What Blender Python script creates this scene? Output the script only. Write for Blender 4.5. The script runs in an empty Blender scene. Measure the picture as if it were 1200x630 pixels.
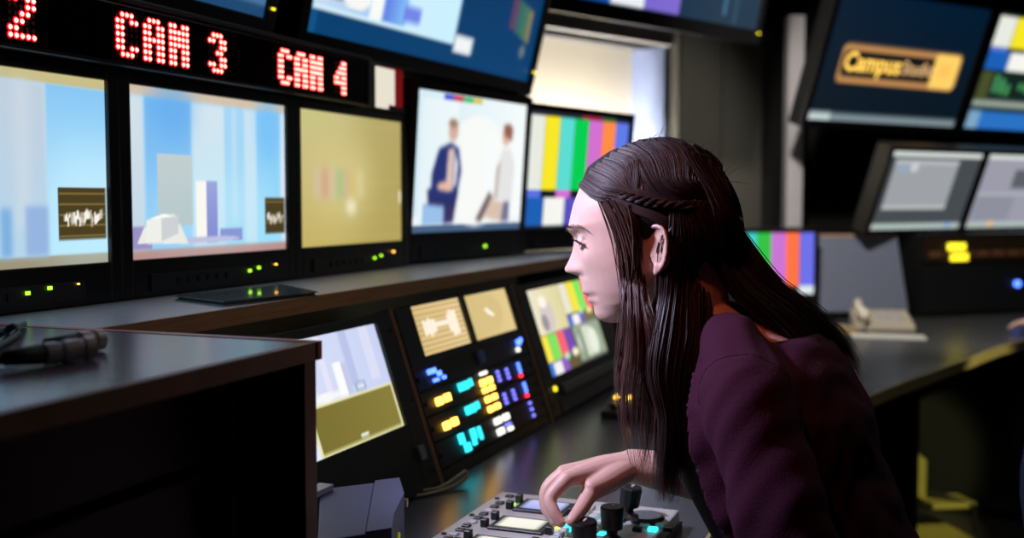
import bpy, bmesh, math, random
import numpy as np
from mathutils import Vector, Matrix, Euler
from mathutils.bvhtree import BVHTree
random.seed(7); RNG = np.random.default_rng(7)
SC = bpy.context.scene
COL = SC.collection
R = math.radians

# ------------------------------------------------------------------ camera, world, exposure
FPX = 1290.0; YAW = R(21.47); PIT = R(3.585); CAM = np.array([0, 0, 1.24])
cd = bpy.data.cameras.new('camera'); cam = bpy.data.objects.new('camera', cd); COL.objects.link(cam)
cam.location = CAM; cam.rotation_euler = (R(90) - PIT, 0, YAW)
cd.sensor_width = 36; cd.lens = FPX / 1200 * 36; cd.clip_start = 0.05
cd.dof.use_dof = True; cd.dof.focus_distance = 1.47; cd.dof.aperture_fstop = 2.8
SC.camera = cam
w = bpy.data.worlds.new('world'); SC.world = w; w.use_nodes = True
w.node_tree.nodes['Background'].inputs[0].default_value = (0.35, 0.45, 0.6, 1)
w.node_tree.nodes['Background'].inputs[1].default_value = 0.004
SC.view_settings.view_transform = 'Standard'; SC.view_settings.look = 'None'
SC.view_settings.exposure = 0.0; SC.view_settings.gamma = 1.0; SC.view_settings.use_curve_mapping = False
try: SC.cycles.use_denoising = True
except Exception: pass

FW = np.array([-math.sin(YAW) * math.cos(PIT), math.cos(YAW) * math.cos(PIT), -math.sin(PIT)])
RT = np.array([math.cos(YAW), math.sin(YAW), 0]); UP = np.cross(RT, FW)
FWH = np.array([-math.sin(YAW), math.cos(YAW), 0])
def ray(x, y): return FW + RT * (x - 600) / FPX + UP * (315 - y) / FPX
def at(x, y, d): return CAM + ray(x, y) * d                       # point at a distance
def at_z(x, y, z): r = ray(x, y); return CAM + r * (z - CAM[2]) / r[2]
def at_y(x, y, Y): r = ray(x, y); return CAM + r * (Y - CAM[1]) / r[1]
def lin(c):
    c = [v / 255.0 for v in c]
    return tuple((v / 12.92 if v <= .04045 else ((v + .055) / 1.055) ** 2.4) for v in c)

# ------------------------------------------------------------------ unseen lamps added to light the scene (housings are built below)
def lamp(name, loc, target, power, color, size=.1, spot=60, blend=.6):
    l = bpy.data.lights.new(name, 'SPOT'); l.energy = power; l.color = color; l.shadow_soft_size = size
    l.spot_size = R(spot); l.spot_blend = blend
    o = bpy.data.objects.new(name, l); COL.objects.link(o); o.location = loc
    o.rotation_euler = (Vector(target) - Vector(loc)).to_track_quat('-Z', 'Y').to_euler()
    return o
ADDED_LAMPS = [  # name, location, aim, watts, colour, source radius, cone, blend
    ('gooseneck', (-.98, 1.10, 1.58), (-.42, 1.46, 1.05), 58, (.70, .68, 1.0), .05, 60, 1.0),  # added out of view to light her face
    ('red', (-.55, .62, 2.3), (-.36, 1.42, 1.02), 19, (1.0, .22, .10), .04, 28, .9),  # added for the red tint on cheek, hand and shoulder
    ('far', (-.45, 2.9, 2.45), (-.35, 4.75, 1.15), 150, (1.0, .91, .80), .06, 62, .7),  # added to light the far desk and the pillar
    ('panel', (.55, 3.1, 2.5), (-1.0, 4.5, 1.35), 120, (1.0, .95, .86), .05, 34, .9),  # added to brighten the grey cloth panel
    ('aisle', (1.6, 2.2, 1.9), (-.03, 4.3, .32), 190, (1.0, .92, .42), .04, 13, .3),  # added to light the floor patches under the far desk
]

# ------------------------------------------------------------------ materials
MATS = {}
def mat(name, color, rough=.5, metal=0.0, vary=.12, scale=30, bump=.0, spec=.5, stretch=None, emit=None, estr=0, coat=0, alpha=None, trans=0):
    if name in MATS: return MATS[name]
    m = bpy.data.materials.new(name); m.use_nodes = True; MATS[name] = m
    nt = m.node_tree; b = nt.nodes['Principled BSDF']
    c = lin(color)
    b.inputs['Roughness'].default_value = rough; b.inputs['Metallic'].default_value = metal
    b.inputs['Specular IOR Level'].default_value = spec
    b.inputs['Coat Weight'].default_value = coat
    if trans: b.inputs['Transmission Weight'].default_value = trans
    tc = nt.nodes.new('ShaderNodeTexCoord'); n = nt.nodes.new('ShaderNodeTexNoise')
    mp = nt.nodes.new('ShaderNodeMapping'); nt.links.new(tc.outputs['Object'], mp.inputs[0]); nt.links.new(mp.outputs[0], n.inputs['Vector'])
    if stretch: mp.inputs['Scale'].default_value = stretch
    n.inputs['Scale'].default_value = scale; n.inputs['Detail'].default_value = 5
    mx = nt.nodes.new('ShaderNodeMix'); mx.data_type = 'RGBA'
    mx.inputs[6].default_value = (*[v * (1 - vary) for v in c], 1); mx.inputs[7].default_value = (*[min(1, v * (1 + vary)) for v in c], 1)
    nt.links.new(n.outputs[0], mx.inputs[0]); nt.links.new(mx.outputs[2], b.inputs['Base Color'])
    if bump:
        bp = nt.nodes.new('ShaderNodeBump'); bp.inputs['Strength'].default_value = bump; bp.inputs['Distance'].default_value = .002
        nt.links.new(n.outputs[0], bp.inputs['Height']); nt.links.new(bp.outputs[0], b.inputs['Normal'])
    if emit:
        b.inputs['Emission Color'].default_value = (*lin(emit), 1); b.inputs['Emission Strength'].default_value = estr
    return m
def screen_mat(name, strength):
    m = bpy.data.materials.new(name); m.use_nodes = True; nt = m.node_tree; b = nt.nodes['Principled BSDF']
    a = nt.nodes.new('ShaderNodeAttribute'); a.attribute_name = 'Col'
    nt.links.new(a.outputs['Color'], b.inputs['Emission Color']); b.inputs['Emission Strength'].default_value = strength
    b.inputs['Base Color'].default_value = (.01, .01, .012, 1); b.inputs['Roughness'].default_value = .35
    return m
SCREEN = screen_mat('screen_glow', 1.08)
M_black = mat('black_plastic', (16, 17, 19), .42, bump=.05, scale=300)
M_bezel = mat('bezel_plastic', (11, 12, 14), .35, bump=.04, scale=350)
M_dark = mat('dark_metal', (22, 25, 27), .5, bump=.06, scale=200)
M_panel = mat('panel_paint', (26, 33, 33), .5, bump=.06, scale=240)
M_desk = mat('desk_laminate', (74, 77, 80), .27, bump=.03, scale=120, vary=.15)
M_ledge = mat('shelf_laminate', (178, 180, 188), .36, bump=.04, scale=60, vary=.2)
M_wood = mat('wood_edge', (158, 118, 74), .5, vary=.45, scale=18, stretch=(14, .6, 14), bump=.15)
M_woodd = mat('dark_wood', (118, 82, 54), .5, vary=.4, scale=16, stretch=(12, 12, .6), bump=.15)
M_cabtop = mat('cabinet_laminate', (112, 104, 114), .26, vary=.15, scale=50, bump=.04)
M_wallm = mat('dark_wall_paint', (20, 21, 23), .85, bump=.2, scale=90)
M_acou = mat('acoustic_cloth', (74, 72, 66), .95, vary=.3, scale=160, bump=.4)
M_cream = mat('cream_paint', (236, 226, 205), .8, vary=.04, scale=8)
M_floor = mat('floor_carpet', (58, 56, 50), .95, vary=.3, scale=200, bump=.5)
M_white = mat('white_paint', (196, 194, 200), .55, vary=.06, scale=20)
M_grey = mat('grey_plastic', (92, 102, 150), .5, vary=.06, scale=160, bump=.05)
M_rubber = mat('black_rubber', (14, 14, 15), .6, bump=.1, scale=120)
M_chrome = mat('nickel', (226, 214, 206), .35, metal=.3, vary=.08)
M_paper = mat('paper', (214, 214, 210), .7, vary=.04, scale=12)
M_film = mat('clear_film', (120, 140, 140), .12, vary=.05, coat=.6)
M_beige = mat('beige_plastic', (196, 186, 166), .5, vary=.06)
M_navy = mat('navy_fabric', (24, 36, 60), .9, vary=.3, scale=260, bump=.4)
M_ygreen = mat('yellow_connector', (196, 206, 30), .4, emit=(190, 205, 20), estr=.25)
def glow(name, c, s): return mat('glow_' + name, c, .4, emit=c, estr=s, vary=.02)
G_green = glow('green', (160, 240, 40), 2.2); G_yellow = glow('yellow', (235, 215, 40), 2.0)
G_amber = glow('amber', (255, 190, 74), 4.5); G_teal = glow('teal', (40, 190, 205), 2.6)
G_blue = glow('blue', (80, 120, 255), 3.6); G_white = glow('white', (235, 235, 225), 1.8)
G_red = glow('red', (255, 40, 60), 4.0); G_led = glow('led_core', (255, 120, 110), 7.0); G_halo = glow('led_halo', (255, 12, 20), 1.6)
G_ledoff = mat('led_red_off', (60, 6, 6), .4)
G_violet = glow('violet', (120, 120, 250), 2.0); G_lamp = glow('lamp', (255, 250, 240), 6.0)

# ------------------------------------------------------------------ mesh helpers
class MB:
    def __init__(s): s.v = []; s.f = []
    def add(s, vs, fs):
        o = len(s.v); s.v += [tuple(map(float, p)) for p in vs]; s.f += [tuple(i + o for i in f) for f in fs]; return s
    def box(s, a, b, M=None):
        (x0, y0, z0), (x1, y1, z1) = a, b
        vs = [(x0, y0, z0), (x1, y0, z0), (x1, y1, z0), (x0, y1, z0), (x0, y0, z1), (x1, y0, z1), (x1, y1, z1), (x0, y1, z1)]
        if M is not None: vs = [M @ Vector(p) for p in vs]
        return s.add(vs, [(0, 3, 2, 1), (4, 5, 6, 7), (0, 1, 5, 4), (1, 2, 6, 5), (2, 3, 7, 6), (3, 0, 4, 7)])
    def prism(s, poly, z0, z1):
        n = len(poly); vs = [(x, y, z0) for x, y in poly] + [(x, y, z1) for x, y in poly]
        return s.add(vs, [tuple(range(n - 1, -1, -1)), tuple(range(n, 2 * n))] + [(i, (i + 1) % n, n + (i + 1) % n, n + i) for i in range(n)])
    def cyl(s, p0, p1, r0, r1=None, n=20, rings=None):
        r1 = r0 if r1 is None else r1
        return s.tube([p0, p1], [r0, r1], n)
    def lathe(s, prof, M=None, n=28):
        vs = []; fs = []
        for r, z in prof:
            for k in range(n):
                a = 2 * math.pi * k / n; vs.append((r * math.cos(a), r * math.sin(a), z))
        for i in range(len(prof) - 1):
            for k in range(n): fs.append((i * n + k, i * n + (k + 1) % n, (i + 1) * n + (k + 1) % n, (i + 1) * n + k))
        fs.append(tuple(range(n - 1, -1, -1))); fs.append(tuple(range((len(prof) - 1) * n, len(prof) * n)))
        if M is not None: vs = [M @ Vector(p) for p in vs]
        return s.add(vs, fs)
    def tube(s, pts, rad, n=10, cap=True):
        pts = [Vector(p) for p in pts]; rad = rad if hasattr(rad, '__len__') else [rad] * len(pts)
        vs = []; fs = []; prev = None
        for i, p in enumerate(pts):
            t = (pts[min(i + 1, len(pts) - 1)] - pts[max(i - 1, 0)]).normalized()
            if prev is None:
                ref = Vector((0, 0, 1)) if abs(t.z) < .9 else Vector((1, 0, 0)); u = t.cross(ref).normalized()
            else:
                u = (prev - t * prev.dot(t)).normalized()
            prev = u; v = t.cross(u)
            for k in range(n):
                a = 2 * math.pi * k / n; vs.append(p + (u * math.cos(a) + v * math.sin(a)) * rad[i])
        m = len(pts)
        for i in range(m - 1):
            for k in range(n): fs.append((i * n + k, i * n + (k + 1) % n, (i + 1) * n + (k + 1) % n, (i + 1) * n + k))
        if cap: fs.append(tuple(range(n - 1, -1, -1))); fs.append(tuple(range((m - 1) * n, m * n)))
        return s.add(vs, fs)
    def mesh(s, name):
        me = bpy.data.meshes.new(name); me.from_pydata(s.v, [], s.f); me.update(); return me
    def build(s, name, m, parent=None, bevel=0, smooth=False, seg=2):
        me = s.mesh(name)
        if bevel:
            bm = bmesh.new(); bm.from_mesh(me)
            es = [e for e in bm.edges if len(e.link_faces) == 2 and e.calc_face_angle(0) > R(35)]
            bmesh.ops.bevel(bm, geom=es, offset=bevel, segments=seg, affect='EDGES', clamp_overlap=True, profile=.6)
            bm.to_mesh(me); bm.free()
        else:
            bm = bmesh.new(); bm.from_mesh(me); bmesh.ops.recalc_face_normals(bm, faces=bm.faces); bm.to_mesh(me); bm.free()
        return link(name, me, m, parent, smooth)
def link(name, me, m, parent=None, smooth=False):
    if m is not None and len(me.materials) == 0: me.materials.append(m)
    if smooth: me.polygons.foreach_set('use_smooth', [True] * len(me.polygons))
    o = bpy.data.objects.new(name, me); COL.objects.link(o)
    if parent is not None: o.parent = parent
    return o
def tag(o, label, cat=None, group=None, kind=None):
    if label: o['label'] = label
    if cat: o['category'] = cat
    if group: o['group'] = group
    if kind: o['kind'] = kind
    return o
def empty(name, loc=(0, 0, 0), rot=(0, 0, 0), label=None, cat=None, group=None):
    o = bpy.data.objects.new(name, None); COL.objects.link(o); o.location = loc; o.rotation_euler = rot; o.empty_display_size = .05
    return tag(o, label, cat, group)
def structure(o, label=None): o['kind'] = 'structure'; return tag(o, label)
def spline(pts, n):
    P = np.array(pts, float); m = len(P)
    if m == 2: t = np.linspace(0, 1, n)[:, None]; return P[0] * (1 - t) + P[1] * t
    Q = np.vstack([2 * P[0] - P[1], P, 2 * P[-1] - P[-2]]); out = []
    for x in np.linspace(0, m - 1 - 1e-9, n):
        i = int(x); t = x - i; a, b, c, d = Q[i], Q[i + 1], Q[i + 2], Q[i + 3]
        out.append(.5 * (2 * b + (c - a) * t + (2 * a - 5 * b + 4 * c - d) * t * t + (3 * b - a - 3 * c + d) * t ** 3))
    return np.array(out)

# ------------------------------------------------------------------ the room
structure(MB().box((-3.5, -2, -.1), (4, 8, 0)).build('floor', M_floor))
structure(MB().box((-3.5, -2, 2.7), (4, 8, 2.8)).build('ceiling', M_wallm))
structure(MB().box((-1.74, -2, 0), (-1.62, 3.3, 2.7)).build('wall_left', M_wallm))
structure(MB().box((3.9, -2, 0), (4.0, 8, 2.7)).build('wall_right', M_wallm))
structure(MB().box((-3.5, -2, 0), (4, -1.9, 2.7)).build('wall_front', M_wallm))
# wall section that turns towards the right, with a lit window recess
WA = math.atan2(.906, .42)
WM = Matrix.Translation((-1.62, 3.3, 0)) @ Matrix.Rotation(WA, 4, 'Z')   # local x along the wall, -y towards the operators
NX0, NX1, NZ0, NZ1, ND = .50, 1.275, 1.22, 1.865, .17
wb = MB()
for a, b in (((-.05, 0, 0), (NX0, .1, 2.7)), ((NX1, 0, 0), (2.15, .1, 2.7)), ((NX0, 0, 0), (NX1, .1, NZ0)), ((NX0, 0, NZ1), (NX1, .1, 2.7))): wb.box(a, b, WM)
structure(wb.build('wall_corner', M_wallm))
win = structure(empty('window_1'))
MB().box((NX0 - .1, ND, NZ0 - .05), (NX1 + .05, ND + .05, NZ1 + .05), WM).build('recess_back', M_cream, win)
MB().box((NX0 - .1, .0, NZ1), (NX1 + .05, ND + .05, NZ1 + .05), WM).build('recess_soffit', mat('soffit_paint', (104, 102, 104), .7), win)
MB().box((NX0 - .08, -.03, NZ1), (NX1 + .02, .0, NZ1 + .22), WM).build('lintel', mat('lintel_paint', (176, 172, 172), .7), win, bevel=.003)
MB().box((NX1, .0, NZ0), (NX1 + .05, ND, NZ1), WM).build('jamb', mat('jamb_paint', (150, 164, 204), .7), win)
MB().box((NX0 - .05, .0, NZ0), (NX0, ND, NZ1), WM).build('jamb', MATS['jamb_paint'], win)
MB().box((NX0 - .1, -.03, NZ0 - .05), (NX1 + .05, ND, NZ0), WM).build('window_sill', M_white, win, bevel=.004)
nl = bpy.data.lights.new('recess_fill', 'AREA'); nl.shape = 'RECTANGLE'; nl.size = .8; nl.size_y = .03; nl.energy = 16; nl.color = (1, .95, .86)  # light added on the sill to brighten the recess
no = bpy.data.objects.new('recess_fill', nl); COL.objects.link(no)
no.matrix_world = WM @ Matrix.Translation((.8, .045, NZ0 + .03)) @ Matrix.Rotation(R(180 - 28), 4, 'X')
st = empty('added_strip_lamp', label='slim white strip lamp added on the sill to brighten the recess', cat='lamp')
MB().box((.55, .02, NZ0), (1.2, .07, NZ0 + .02), WM).build('housing', M_white, st)
# grey cloth panel right of the recess
ap = structure(empty('trim_1'), 'tall grey cloth panel beside the lit recess')
for k in range(2):
    MB().box((NX1 + .03 + k * .31, -.05, .6), (NX1 + .33 + k * .31, 0, 1.95), WM).build('panel', M_acou, ap, bevel=.008)
MB().box((NX1 + .0, -.06, 1.95), (NX1 + .66, 0, 1.99), WM).build('rail', M_dark, ap)
# far wall
FA = R(52); FO = at(905, 200, 5.25)
FM = Matrix.Translation((FO[0], FO[1], 0)) @ Matrix.Rotation(FA, 4, 'Z')
structure(MB().box((-.6, 0, 0), (4.5, .1, 2.7), FM).build('wall_back', M_wallm))
pc = at(930, 150, 4.95)
pm = Matrix.Translation((pc[0], pc[1], 0)) @ Matrix.Rotation(R(25), 4, 'Z')
structure(MB().box((-.036, -.03, .0), (.036, .04, 2.06), pm).build('trim_2', M_white, bevel=.004), 'narrow white pillar in front of the dark far wall')

# housings of the added lamps
for nm, loc, tgt, pw, c, sz, cone, bl in ADDED_LAMPS:
    lamp(nm + '_light', loc, tgt, pw, c, sz, cone, bl)
    if nm == 'gooseneck':
        q = (Vector(tgt) - Vector(loc)).normalized(); hd = Vector(loc)
        L = empty('added_face_lamp', (-1.06, .55, 1.085), label='black gooseneck lamp added on the near cabinet as face light', cat='lamp'); off_ = Vector(L.location)
        Mx = Matrix.Translation(hd - off_) @ q.to_track_quat('-Z', 'Y').to_matrix().to_4x4(); n = 24
        prof = [(.055, -.015), (.05, .03), (.03, .07), (.015, .085)]
        MB().add([Mx @ Vector((r * math.cos(2 * math.pi * k / n), r * math.sin(2 * math.pi * k / n), z)) for r, z in prof for k in range(n)], [(i * n + k, i * n + (k + 1) % n, (i + 1) * n + (k + 1) % n, (i + 1) * n + k) for i in range(3) for k in range(n)]).build('shade', M_black, L, smooth=True)
        MB().tube([tuple(p) for p in spline([(0, 0, .02), (0, 0, .3), (0, .03, .55), tuple(hd - q * .12 - off_ + Vector((0, 0, .03))), tuple(hd - q * .08 - off_)], 24)], .007, 10).build('neck', M_dark, L, smooth=True)
        MB().lathe([(.07, 0), (.07, .012), (.02, .022)], None, 24).build('base', M_black, L)
        continue
    lab = {'red': 'red tinted spotlight added for the red light on face and hand',
           'far': 'warm spotlight added to light the far desk', 'panel': 'neutral spotlight added to brighten the grey cloth panel', 'aisle': 'yellow tinted spotlight added to light the floor under the far desk'}[nm]
    L = empty('spotlight', loc, (Vector(tgt) - Vector(loc)).to_track_quat('-Z', 'Y').to_euler(), lab, 'lamp', 'added ceiling spotlights')
    n = 24; m = MB(); prof = [(.062, -.02), (.066, .03), (.06, .11), (.03, .15), (.0, .15)]
    for i in range(len(prof) - 1): pass
    vs = [(r * math.cos(2 * math.pi * k / n), r * math.sin(2 * math.pi * k / n), z) for r, z in prof[:-1] for k in range(n)]
    m.add(vs, [(i * n + k, i * n + (k + 1) % n, (i + 1) * n + (k + 1) % n, (i + 1) * n + k) for i in range(3) for k in range(n)] + [tuple(range(3 * n, 4 * n))])
    hs = m.build('housing', M_black, L, smooth=True)
    hs.location = (0, 0, .12)
    st_ = MB(); inv = L.rotation_euler.to_matrix().inverted()
    a = inv @ Vector((0, 0, 2.7 - loc[2])); b0 = Vector((0, 0, .25))
    st_.tube([b0, a], .01, 10).build('stem', M_dark, L)

# dim ceiling panel added as fill light for desk and wood edges
cl = bpy.data.lights.new('ceiling_panel_light', 'AREA'); cl.shape = 'RECTANGLE'; cl.size = 1.15; cl.size_y = .25; cl.energy = 6; cl.color = (1, .95, .88)
cl_o = bpy.data.objects.new('ceiling_panel_light', cl); COL.objects.link(cl_o); cl_o.location = (.2, 2.3, 2.64); cl_o.rotation_euler = (0, R(8), R(90))
CPL = empty('added_ceiling_panel', (.2, 2.3, 2.7), label='dimmed rectangular ceiling panel lamp added as ambient fill', cat='lamp')
bz_ = MB(); bz_.box((-.16, -.62, -.05), (-.14, .62, 0)).box((.14, -.62, -.05), (.16, .62, 0)).box((-.14, -.62, -.05), (.14, -.60, 0)).box((-.14, .60, -.05), (.14, .62, 0)).build('frame', M_white, CPL)
MB().box((-.14, -.60, -.03), (.14, .60, -.02)).build('diffuser', M_white, CPL)

# ------------------------------------------------------------------ screens
class Canvas:
    """a flat picture drawn in layers, stored as colours on the grid of a screen's face"""
    def __init__(s, W, H, res=90):
        s.W, s.H = W, H; s.nx = res; s.ny = max(12, int(round(res * H / W))); s.A = np.zeros((s.ny + 1, s.nx + 1, 3))
        s.U, s.V = np.meshgrid(np.linspace(0, 1, s.nx + 1), np.linspace(0, 1, s.ny + 1))
    def _blur(s, m, sg):
        if sg < .25: return m
        k = np.arange(-int(3 * sg) - 1, int(3 * sg) + 2); g = np.exp(-.5 * (k / sg) ** 2); g /= g.sum(); r = len(k) // 2
        m = np.apply_along_axis(lambda a: np.convolve(np.pad(a, r, 'edge'), g, 'valid'), 1, m)
        return np.apply_along_axis(lambda a: np.convolve(np.pad(a, r, 'edge'), g, 'valid'), 0, m)
    def _mask(s, pts):
        m = np.zeros(s.U.shape)
        for du, dv in ((-.25, -.25), (.25, -.25), (-.25, .25), (.25, .25)):
            u = s.U + du / s.nx; v = s.V + dv / s.ny; c = np.zeros(u.shape, bool); n = len(pts)
            for a in range(n):
                (x0, y0), (x1, y1) = pts[a], pts[(a + 1) % n]
                if y0 == y1: continue
                c ^= ((y0 > v) != (y1 > v)) & (u < (x1 - x0) * (v - y0) / (y1 - y0) + x0)
            m += c
        return m / 4
    def _put(s, m, col, f, al=1.0):
        m = s._blur(m, f * s.nx)[..., None] * al; s.A = s.A * (1 - m) + col * m; return s
    def rect(s, u0, v0, u1, v1, c, top=None, right=None, f=0, al=1.0):
        e = 1e-4; lo = lambda a: a - .02 if a <= e else a; hi = lambda a: a + .02 if a >= 1 - e else a
        m = s._mask([(lo(u0), lo(v0)), (hi(u1), lo(v0)), (hi(u1), hi(v1)), (lo(u0), hi(v1))]); c0 = np.array(c, float)
        if top: t = np.clip((s.V - v0) / (v1 - v0), 0, 1)[..., None]; col = c0 * (1 - t) + np.array(top) * t
        elif right: t = np.clip((s.U - u0) / (u1 - u0), 0, 1)[..., None]; col = c0 * (1 - t) + np.array(right) * t
        else: col = c0
        return s._put(m, col, f, al)
    def poly(s, pts, c, f=0, al=1.0): return s._put(s._mask(pts), np.array(c, float), f, al)
    def ell(s, u, v, a, b, c, f=0, al=1.0, n=24): return s.poly([(u + a * math.cos(2 * math.pi * k / n), v + b * math.sin(2 * math.pi * k / n)) for k in range(n)], c, f, al)
    def build(s, name, parent, m=None):
        nx, ny = s.nx, s.ny; vs = np.stack([s.U * s.W, np.full(s.U.shape, -.0005), s.V * s.H], -1).reshape(-1, 3)
        fs = [(j * (nx + 1) + i, j * (nx + 1) + i + 1, (j + 1) * (nx + 1) + i + 1, (j + 1) * (nx + 1) + i) for j in range(ny) for i in range(nx)]
        me = bpy.data.meshes.new(name); me.from_pydata(vs.tolist(), [], fs); me.update()
        c = np.clip(s.A.reshape(-1, 3), 0, 255) / 255.0; c = np.where(c <= .04045, c / 12.92, ((c + .055) / 1.055) ** 2.4)
        at_ = me.color_attributes.new('Col', 'FLOAT_COLOR', 'POINT')
        at_.data.foreach_set('color', np.concatenate([c, np.ones((len(c), 1))], 1).astype(np.float32).ravel())
        return link(name, me, m or SCREEN, parent)
def bezel(W, H, l, r, b, t, y0, y1):
    m = MB(); m.box((-l, y0, -b), (0, y1, H + t)).box((W, y0, -b), (W + r, y1, H + t)).box((0, y0, -b), (W, y1, 0)).box((0, y0, H), (W, y1, H + t)); return m
def monitor(loc, theta, pitch, W, H, canvas, label, bz=(.024, .024, .06, .02), depth=.07, leds=(), strip=True, mount=False, group=None, stand=False, sx=.5, name='monitor', extra=None):
    T = empty(name, loc, (R(pitch), 0, R(theta)), label, 'monitor', group)
    l, r, b, t = bz
    MB().box((-l, .004, -b), (W + r, depth, H + t)).build('housing', M_black, T, bevel=.004)
    bezel(W, H, l, r, b, t, -.008, .004).build('bezel', M_bezel, T, bevel=.0025)
    canvas.build('screen', T)
    if strip:
        cs = MB().box((-l + .06, -.011, -b + .008), (W - .06, -.008, -b + .036)).build('control_strip', M_dark, T, bevel=.001)
        for k in range(6):
            MB().box((.10 + k * .026, -.013, -b + .017), (.116 + k * .026, -.011, -b + .027)).build('button', M_black, cs, bevel=.0008)
    for (x, z, g, s) in leds:
        MB().box((x - s, -.014, z - s * .8), (x + s, -.009, z + s * .8)).build('indicator_light', g, T)
    if mount:
        E = Euler((R(pitch), 0, R(theta))).to_matrix().inverted()
        c0 = Vector((W / 2, depth + .03, H * .55)); wz = (Euler((R(pitch), 0, R(theta))).to_matrix() @ c0).z + loc[2]
        MB().tube([c0, c0 + E @ Vector((0, 0, 2.7 - wz))], .024, 12).build('mount_pole', M_dark, T)
        MB().box((W / 2 - .12, depth, H * .4), (W / 2 + .12, depth + .04, H * .7)).build('mount_plate', M_dark, T)
    if stand:
        E = Euler((R(pitch), 0, R(theta))).to_matrix().inverted()
        c0 = Vector((W * sx, depth * .7, .02)); wz = (Euler((R(pitch), 0, R(theta))).to_matrix() @ c0).z + loc[2]
        foot = c0 + E @ Vector((0, 0, stand - wz + .008))
        MB().tube([c0, foot], .02, 12).build('neck', M_dark, T)
        MB().tube([foot + E @ Vector((0, 0, -.007)), foot + E @ Vector((0, 0, .007))], .07, 24).build('foot', M_dark, T)
    return T
def scope_inset(C, u0, v0, u1, v1, seed, bg=(72, 60, 30), ln=(176, 146, 84)):
    rg = random.Random(seed); C.rect(u0, v0, u1, v1, bg)
    for k in range(5):
        v = v0 + (v1 - v0) * (.08 + .2 * k); C.rect(u0 + .01 * (u1 - u0), v, u1, v + (v1 - v0) * .015, ln)
    n = 26; mid = .42
    for k in range(n):
        x = u0 + (u1 - u0) * (.12 + .8 * k / n); h = (.08 + .16 * rg.random()) * (v1 - v0); o = (mid + (rg.random() - .5) * .16) * (v1 - v0) + v0
        C.rect(x, o - h * .5, x + (u1 - u0) * .03, o + h * .5, (240, 236, 225))
BARS = [(224, 228, 218), (240, 224, 36), (88, 214, 204), (0, 200, 78), (206, 108, 204), (255, 136, 66), (92, 120, 226)]
def bars(C, u0, v0, u1, v1, low=.3, strip=.07, cols=BARS):
    n = len(cols); vb = v0 + (v1 - v0) * low; vs_ = vb - 0
    for k, c in enumerate(cols): C.rect(u0 + (u1 - u0) * k / n, vb, u0 + (u1 - u0) * (k + 1) / n, v1, c)
    lowc = [(86, 110, 220), (20, 24, 30), (206, 108, 204), (20, 24, 30), (88, 214, 204), (20, 24, 30), (224, 228, 218)]
    for k, c in enumerate(lowc): C.rect(u0 + (u1 - u0) * k / n, vb - (v1 - v0) * strip, u0 + (u1 - u0) * (k + 1) / n, vb, c)
    for a, b, c in ((0, .18, (26, 92, 176)), (.18, .38, (238, 238, 232)), (.38, .58, (84, 78, 186)), (.58, 1, (18, 20, 26))):
        C.rect(u0 + (u1 - u0) * a, v0, u0 + (u1 - u0) * b, vb - (v1 - v0) * strip, c)

W3, H3 = .4352, .272; GAP = .0482; Y2 = 1.3746; Z3 = 1.1466; XW = -1.18
# camera preview 2
C = Canvas(W3, H3, 170); C.rect(0, 0, 1, 1, (150, 142, 118), top=(196, 184, 132))
C.rect(0, .055, 1, .945, (150, 205, 240), right=(188, 228, 244)); C.rect(0, .35, .53, .945, (86, 162, 228), right=(116, 184, 236), f=.04)
C.rect(.73, .055, 1, .945, (176, 226, 248), top=(132, 192, 236)); C.ell(.9, .35, .2, .3, (198, 234, 248), f=.08, al=.7)
C.rect(.53, .055, .73, .945, (176, 206, 228), top=(186, 200, 214), f=.008); C.rect(.60, .2, .66, .945, (206, 214, 222), f=.02, al=.6); C.rect(.535, .055, .58, .30, (120, 170, 216), f=.01); C.rect(.635, .055, .73, .31, (144, 174, 216), f=.008)
scope_inset(C, .775, .13, .995, .41, 3)
MON = [monitor((XW, Y2 - GAP - W3, Z3), 90, 0, W3, H3, C, 'near flat monitor with blue studio picture and waveform box at left edge of frame',
               leds=((.265, -.034, G_green, .0032), (.305, -.030, G_green, .0032), (.36, -.028, G_amber, .0012)))]
# camera preview 3
C = Canvas(W3, H3, 170); C.rect(0, 0, 1, 1, (176, 138, 134), top=(206, 188, 166))
C.rect(0, .055, 1, .945, (148, 206, 240))
for a, b, c, t in ((0, .09, (188, 206, 222), (206, 220, 226)), (.09, .36, (140, 200, 240), (112, 176, 232)), (.36, .57, (186, 222, 236), (206, 222, 232)),
                   (.57, .70, (150, 210, 236), (160, 206, 238)), (.70, .79, (188, 222, 236), (196, 220, 236)), (.79, .965, (150, 216, 242), (128, 192, 238)), (.965, 1, (206, 222, 236), (214, 226, 236))):
    C.rect(a, .055, b, .945, c, top=t, f=.008)
C.ell(.25, .9, .12, .2, (96, 166, 230), f=.05, al=.6); C.ell(.88, .85, .08, .25, (110, 184, 238), f=.04, al=.6); C.rect(.62, .2, .64, .945, (206, 226, 236), f=.012, al=.7); C.ell(.5, .3, .4, .2, (196, 230, 244), f=.08, al=.5)
C.rect(0, .055, .12, .19, (150, 140, 190)); C.rect(.155, .19, .36, .62, (176, 194, 196), top=(188, 200, 202))
C.rect(.38, .075, .445, .46, (242, 240, 232)); C.rect(.445, .075, .515, .46, (126, 134, 200), top=(150, 160, 214))
C.rect(.53, .08, .68, .16, (132, 146, 206)); C.ell(.46, .095, .2, .02, (186, 186, 216))
C.poly([(.04, .09), (.33, .075), (.28, .20), (.08, .19)], (226, 228, 222)); C.poly([(.09, .10), (.175, .10), (.175, .235), (.09, .225)], (232, 232, 226)); C.poly([(.175, .10), (.27, .14), (.27, .25), (.175, .235)], (198, 202, 204))
C.poly([(.09, .225), (.175, .235), (.27, .25), (.18, .26)], (246, 246, 240))
scope_inset(C, .845, .115, .995, .36, 5)
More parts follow.
